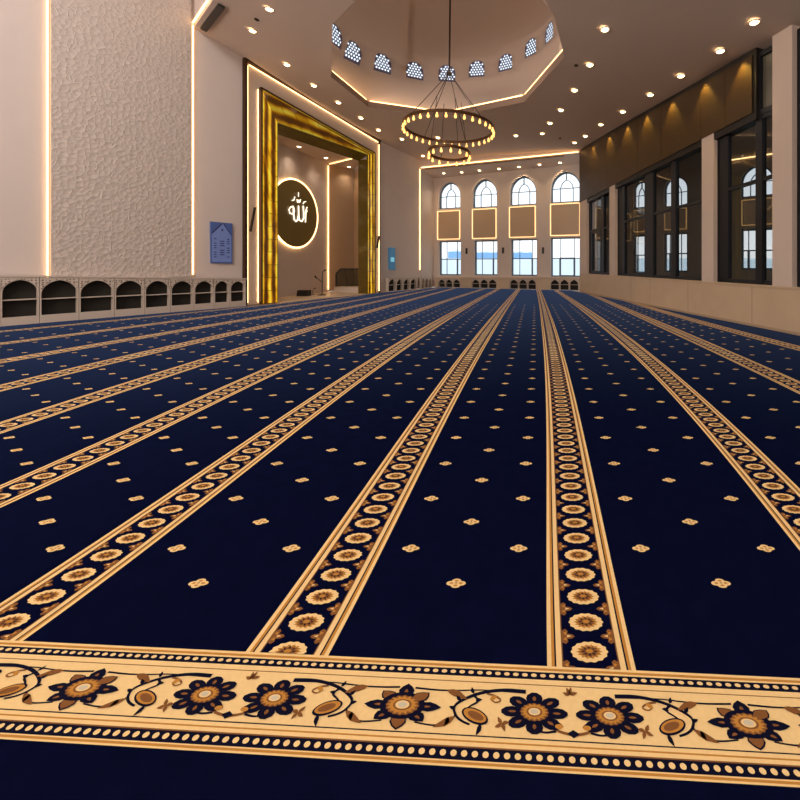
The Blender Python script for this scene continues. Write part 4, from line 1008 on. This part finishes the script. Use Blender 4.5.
# gallery behind the glazing: outer wall with arched windows
GA, GB = (10.6, 15.85), (4.0, 21.4)
wg = Wall(GA, GB, (3, 12)); GZ = 8.2
hs = []; gw = []
gpx = [(740.8,774,164.6,196.5,228.5,269.8), (664,687.6,176,206.5,232.8,272), (633.4,648,181,208,235,273)]
for a, b, t_, s_, e_, g_ in gpx:
    u0, u1 = sorted((wg.px(a, 264)[0], wg.px(b, 264)[0])); um = (a+b)/2
    z1, z0 = wg.px(um, t_)[1], wg.px(um, s_)[1]; lp = arch_loop(u0, u1, z0, z1, min((u1-u0)/2*1.1, (z1-z0)*.62), 18, .08); hs.append(lp)
    y1, y0 = wg.px(um, e_)[1], wg.px(um, g_)[1]; l2 = [(u0, y0), (u1, y0), (u1, y1), (u0, y1)]; hs.append(l2)
    gw.append((lp, l2, u0, u1, z0, z1, y0, y1))
mb = MB(); plate(mb, wfn(wg), [(-3.5, 0), (wg.L+.8, 0), (wg.L+.8, GZ), (-3.5, GZ)], hs, d0=0, d1=-.25); mb.build('wall_gallery', M_gal, kind='structure')
for i, (lp, l2, u0, u1, z0, z1, y0, y1) in enumerate(gw):
    arch_window(wg, 14+i, lp, u0, u1, z0, z1, d=-.15, s=.7); low_window(wg, 17+i, l2, u0, u1, y0, y1, d=-.15, s=.9)
    t = thing('backlit_panel', 'glowing-edged tan gallery panel seen through the '+('widest right-hand', 'middle right-hand', 'narrow right-hand')[i]+' glazing', 'wall panel', wg.p((u0+u1)/2, y1, 0), 'glowing panels in the gallery')
    mb = MB(); plate(mb, wfn(wg), [(u0+.08, y1+.2), (u1-.08, y1+.2), (u1-.08, z0-.15), (u0+.08, z0-.15)], d0=.08, d1=.04); mb.build('panel_face', M_panelglow, t)
    mb = MB(); wpath(mb, wg, [(u0+.05, y1+.16), (u1-.05, y1+.16), (u1-.05, z0-.11), (u0+.05, z0-.11), (u0+.05, y1+.16)], .03, .005, .035); mb.build('light_strip', M_leddim, t)
gc = [wg.p(-3.5, 0), wg.p(wg.L+.8, 0), wr.p(1.5, 0, -.36), wr.p(RL-1, 0, -.36), Vector((10.6, 3, 0))]
mb = MB(); mb.hexa([(p.x, p.y, GZ) for p in gc], [(p.x, p.y, GZ+.1) for p in gc]); mb.build('ceiling_gallery', M_gal, kind='structure')
g0 = wg.p(-3.5, 0); mb = MB(); wge = Wall((g0.x, g0.y), (g0.x-1.5, 2.0), (8, 10)); plate(mb, wfn(wge), [(0, 0), (wge.L, 0), (wge.L, GZ), (0, GZ)], d0=0, d1=-.2); mb.build('wall_gallery_end', M_gal, kind='structure')
strip('led_strip', [wg.p(.2, EYE+4.45, .06), wg.p(3.2, EYE+4.45, .06)], .05, M_led, 'warm LED strip high on the gallery wall seen through the right-hand glazing')

# ------------------------------------------------------------------ downlights
M_spotlit = M_lamp
dl0 = {}
def downlight(pt, label, group, r=.095):
    if not dl0:
        t = thing('downlight', label, 'downlight', pt, group)
        mb = MB(); c = Vector(pt); mb.lathe(c, [(.135, 0), (.135, -.02), (.105, -.024), (.105, 0)], 20, cap=False); mb.build('trim_ring', M_ring, t)
        mb = MB(); mb.lathe(c, [(.100, -.012), (.07, -.045), (.02, -.055)], 20); mb.build('lens', M_lamp, t)
        dl0['t'] = t; return t
    s = dl0['t']; t = s.copy(); COL.objects.link(t); t.location = pt; t['label'] = label; t['group'] = group; ORG[t.name] = Vector(pt)
    for ch in s.children:
        k = ch.copy(); COL.objects.link(k); k.parent = t
    return t
rowR = [(754.4,21),(720.3,50),(681,75),(650.5,94),(623,111),(601,124),(585.5,135.6),(574.6,142.2)]
for i, p in enumerate(rowR): downlight(on_ceiling(*p)+Vector((0,0,-.02)), 'round warm downlight above the bronze wall band, '+ORD[i]+' of its row from the nearest end', 'downlights along the bronze band')
rowM = [(605,28.3),(590,64),(574.6,89.6),(561,109.5),(550,122.6),(542.3,133)]
for i, p in enumerate(rowM): downlight(on_ceiling(*p)+Vector((0,0,-.02)), 'round warm downlight right of the dome opening, '+ORD[i]+' of its row from the nearest end', 'downlights right of the dome')
rowL = [(252.6,30),(287,64),(314,85),(338.5,102),(361,117.5),(378.6,129.6)]
for i, p in enumerate(rowL): downlight(on_ceiling(*p)+Vector((0,0,-.02)), 'round warm downlight above the golden niche wall, '+ORD[i]+' of its row from the relief panel', 'downlights along the niche wall')
for p, lb in (((269.4,8.4), 'round warm downlight nearest the dark ceiling air slot'), ((402,138.7), 'round warm downlight in the ceiling just left of the large chandelier ring'), ((423,155.5), 'round warm downlight left of the lower chandelier ring'), ((438,137.3), 'round warm downlight seen inside the large chandelier ring'), ((516,135.2), 'round warm downlight between the chandelier and the bay header')):
    downlight(on_ceiling(*p)+Vector((0,0,-.02)), lb, 'single downlights around the chandelier')
rowB = [(443.8,173),(461.7,172),(479.5,170.2),(499,168.6),(519,166.6),(539.5,164.4),(560,162.4)]
for i, p in enumerate(rowB): downlight(on_ceiling(*p, fn=zbay)+Vector((0,0,-.004)), 'small downlight in the ceiling of the windowed end bay, '+ORD[i]+' from the left', 'downlights in the end bay')
rowN = [(281,129.6),(312.6,143),(299,146.4),(326,157.6),(349,166.5)]
nl = ['nearest left', 'in the middle', 'left above the disc', 'beside the corner LED strip', 'furthest right over the recess']
for i, p in enumerate(rowN):
    q = on_ceiling(*p, fn=lambda x, y: NZ)
    downlight(q+Vector((0,0,-.002)), 'small downlight in the golden niche ceiling, '+nl[i], 'downlights inside the niche')
for i, p in enumerate(((256.6,19.2),(576,65),(560,138))):
    q = on_ceiling(*p); mb = MB(); mb.lathe(q, [(.07, 0), (.07, -.03), (.03, -.05)], 14)
    tag(mb.build('smoke_detector', M_wire), 'small dark ceiling detector '+('between the first two left downlights', 'right of the dome rim', 'near the bay header')[i], 'detector', 'ceiling detectors')

# ------------------------------------------------------------------ chandelier
cy_ = 16.0; cxx = (449.3-CX)/F*cy_
R1c = 44.3/F*cy_; zr1 = EYE+(CY-127.8)/F*cy_; zr2 = EYE+(CY-153.2)/F*cy_; R2c = 20.3/F*cy_; zhub = EYE+(CY-73.5)/F*cy_
ch = thing('chandelier', 'large two-tier ring chandelier of glowing bulbs hanging from the dome', 'chandelier', (cxx, cy_, zr2))
ZAP = DZ1+3.6*math.sin(PI/2*.98)
mb = MB(); mb.tube([(cxx, cy_, zhub), (cxx+.1, cy_-.1, DZ1+3.45)], .035, 8); mb.build('rod', M_wire, ch)
mb = MB(); mb.lathe((cxx, cy_, zhub-.09), [(.03,0),(.11,.05),(.11,.12),(.04,.18)], 12); mb.build('hub', M_wire, ch)
tilt = math.radians(-1.3)
def rp(R, z, a, dz=0, tilt=tilt): 
    if R < R1c*.7: tilt = math.radians(-5)
    return Vector((cxx+R*math.cos(a), cy_+R*math.sin(a), z+R*math.sin(a)*math.sin(tilt)+dz))
def ring(R, z):
    mb = MB(); n = 64; w, h = .032, .048
    vs = []; fs = []
    for i in range(n):
        a = 2*PI*i/n
        for dr, dz in ((-w, -h), (w, -h), (w, h), (-w, h)): vs.append(rp(R+dr, z, a, dz))
    for i in range(n):
        j = (i+1) % n
        for k in range(4): l = (k+1) % 4; fs.append((i*4+k, i*4+l, j*4+l, j*4+k))
    mb.mesh(vs, fs); return mb.build('ring', M_brass, ch)
rg1, rg2 = ring(R1c, zr1), ring(R2c, zr2)
for k in range(6):
    a = 2*PI*(k+.3)/6; mb = MB(); mb.tube([(cxx+.06*math.cos(a), cy_+.06*math.sin(a), zhub-.05), rp(R1c, zr1, a)], .014, 5); mb.build('wire', M_wire, ch)
for k in range(4):
    a = 2*PI*(k+.4)/4; mb = MB(); mb.tube([rp(R1c*.8, zr1, a)*0+Vector((cxx+.5*math.cos(a), cy_+.5*math.sin(a), zr1+1.1)), rp(R2c, zr2, a)], .012, 5); mb.build('wire', M_wire, ch)
b0 = None
def bulbs(R, z, n, ph, par):
    global b0
    for k in range(n):
        p = rp(R, z, 2*PI*(k+ph)/n, -.07)
        if b0 is None:
            mb = MB(); mb.lathe(p, [(.03, 0), (.035, -.05)], 10); sock = None
            mb = MB(); mb.lathe(p, [(.022, .0), (.024, -.04), (.046, -.09), (.053, -.125), (.038, -.16), (.010, -.178)], 12)
            b0 = (mb.build('bulb', M_bulb, par, smooth=True), p)
        else:
            o = b0[0].copy(); COL.objects.link(o); o.parent = par; o.location = p-b0[1]
bulbs(R1c, zr1, 34, .25, rg1); bulbs(R2c, zr2, 14, .1, rg2)

# ------------------------------------------------------------------ outside
mb = MB(); mb.poly([(-150, 31.2, -.6), (200, 31.2, -.6), (200, 60, -.6), (-150, 60, -.6)]); mb.poly([(-150, 60, -.6), (200, 60, -.6), (200, 140, 3.6), (-150, 140, 3.6)]); mb.poly([(-150, 140, 3.6), (200, 140, 3.6), (200, 330, 3.6), (-150, 330, 3.6)]); mb.poly([(9.6, -40, -.6), (200, -40, -.6), (200, 31.2, -.6), (9.6, 31.2, -.6)])
mb.build('ground', M_grass, kind='structure')
for i, (px0, px1, py0, py1, Y, lb) in enumerate(((448,462,251.5,258,150,'behind the first end window'), (474,499,252.5,258,160,'behind the second end window'), (512,532,252.5,258,170,'behind the third end window'))):
    x0, x1 = (px0-CX)/F*Y, (px1-CX)/F*Y; zt_ = EYE+(CY-py0)/F*Y; zb_ = EYE+(CY-py1)/F*Y
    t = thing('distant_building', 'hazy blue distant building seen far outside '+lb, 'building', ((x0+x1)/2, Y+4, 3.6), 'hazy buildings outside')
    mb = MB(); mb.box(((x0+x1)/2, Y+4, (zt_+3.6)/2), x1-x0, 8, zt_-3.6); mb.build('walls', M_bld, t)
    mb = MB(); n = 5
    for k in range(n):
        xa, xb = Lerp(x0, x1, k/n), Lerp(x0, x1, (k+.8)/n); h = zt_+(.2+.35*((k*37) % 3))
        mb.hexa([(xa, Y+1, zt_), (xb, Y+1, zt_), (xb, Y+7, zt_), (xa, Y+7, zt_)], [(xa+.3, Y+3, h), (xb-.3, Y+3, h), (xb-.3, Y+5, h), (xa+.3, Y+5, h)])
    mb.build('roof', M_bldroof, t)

# ------------------------------------------------------------------ light
wd_ = bpy.data.worlds.new('overcast_sky'); scene.world = wd_; wd_.use_nodes = True; nt = wd_.node_tree; bg = nt.nodes['Background']
tc = nt.nodes.new('ShaderNodeTexCoord'); sp = nt.nodes.new('ShaderNodeSeparateXYZ'); cr = nt.nodes.new('ShaderNodeValToRGB')
nt.links.new(tc.outputs['Generated'], sp.inputs[0]); nt.links.new(sp.outputs['Z'], cr.inputs[0]); nt.links.new(cr.outputs[0], bg.inputs[0])
cr.color_ramp.elements[0].position = 0; cr.color_ramp.elements[0].color = (1, 1, 1, 1); cr.color_ramp.elements[1].position = .6; cr.color_ramp.elements[1].color = (.66, .80, 1.0, 1)
bg.inputs[1].default_value = 1.5

def area(name, loc, target, sx, sy, power, col):
    l = bpy.data.lights.new(name, 'AREA'); l.shape = 'RECTANGLE'; l.size = sx; l.size_y = sy; l.energy = power; l.color = col
    o = bpy.data.objects.new(name, l); COL.objects.link(o); o.location = loc
    o.rotation_euler = (Vector(target)-Vector(loc)).to_track_quat('-Z', 'Y').to_euler(); return o
area('rear_fill_light', (-11, FRONT+.4, 5.0), (3.5, 13, 4.0), 9, 6, 1900, (1, .87, .78))  # added fill behind the camera for walls and ceiling; no window there
area('near_carpet_fill_light', (0, FRONT+.4, 7.5), (-1, 5, .0), 10, 3, 950, (1, .88, .76))  # second added fill, aimed down to brighten the near carpet
area('high_side_window_light', (-10, 2.5, 13.5), (-14.5, 10.5, 3), 5, 4, 1000, (.92, .95, 1.0))
def spot(name, loc, target, power, col, ang, blend=.6, r=.05):
    l = bpy.data.lights.new(name, 'SPOT'); l.energy = power; l.color = col; l.spot_size = ang; l.spot_blend = blend; l.shadow_soft_size = r
    o = bpy.data.objects.new(name, l); COL.objects.link(o); o.location = loc
    o.rotation_euler = (Vector(target)-Vector(loc)).to_track_quat('-Z', 'Y').to_euler(); return o
# wall washers over the bronze band
for x in (594, 610, 628, 647.5, 673, 706, 744):
    u = ru_(x); spot('wall_washer', wr.p(u, ztop(u)-.08, .24), wr.p(u, ztop(u)-1.9, -.02), 120, (1, .66, .12), math.radians(80))
# downlight beams of the main rows
for p in rowL[1:]+rowR[::2]+rowM[::2]:
    q = on_ceiling(*p); spot('downlight_beam', q+Vector((0,0,-.06)), q+Vector((0,0,-5)), 60, (1, .78, .52), math.radians(95), .8)
for p in rowN:
    q = on_ceiling(*p, fn=lambda x, y: NZ); spot('niche_beam', q+Vector((0,0,-.06)), q+Vector((0,0,-5)), 95, (1, .80, .60), math.radians(110), .8)
for p in rowB[::2]:
    q = on_ceiling(*p, fn=zbay); spot('bay_beam', q+Vector((0,0,-.06)), q+Vector((.3,.2,-5)), 270, (1, .72, .42), math.radians(120), .9)
pl_ = bpy.data.lights.new('chandelier_glow', 'POINT'); pl_.energy = 120; pl_.color = (1, .84, .70); pl_.shadow_soft_size = .03
o = bpy.data.objects.new('chandelier_glow', pl_); COL.objects.link(o); o.location = (cxx+.9, cy_-1.2, zhub-.6)

# ------------------------------------------------------------------ camera and view
cam = bpy.data.cameras.new('camera'); co = bpy.data.objects.new('camera', cam); COL.objects.link(co); scene.camera = co
co.location = (0, 0, EYE); co.rotation_euler = (PI/2, 0, 0)
cam.sensor_width = 36; cam.lens = F*36/800; cam.shift_x = -(CX-400)/800; cam.shift_y = (CY-400)/800; cam.clip_end = 1000; cam.clip_start = .05
scene.view_settings.view_transform = 'Standard'; scene.view_settings.look = 'None'; scene.view_settings.exposure = 0; scene.view_settings.gamma = 1
scene.cycles.use_denoising = True; scene.cycles.max_bounces = 8; scene.cycles.diffuse_bounces = 4; scene.cycles.transparent_max_bounces = 16
scene.cycles.sample_clamp_indirect = 6
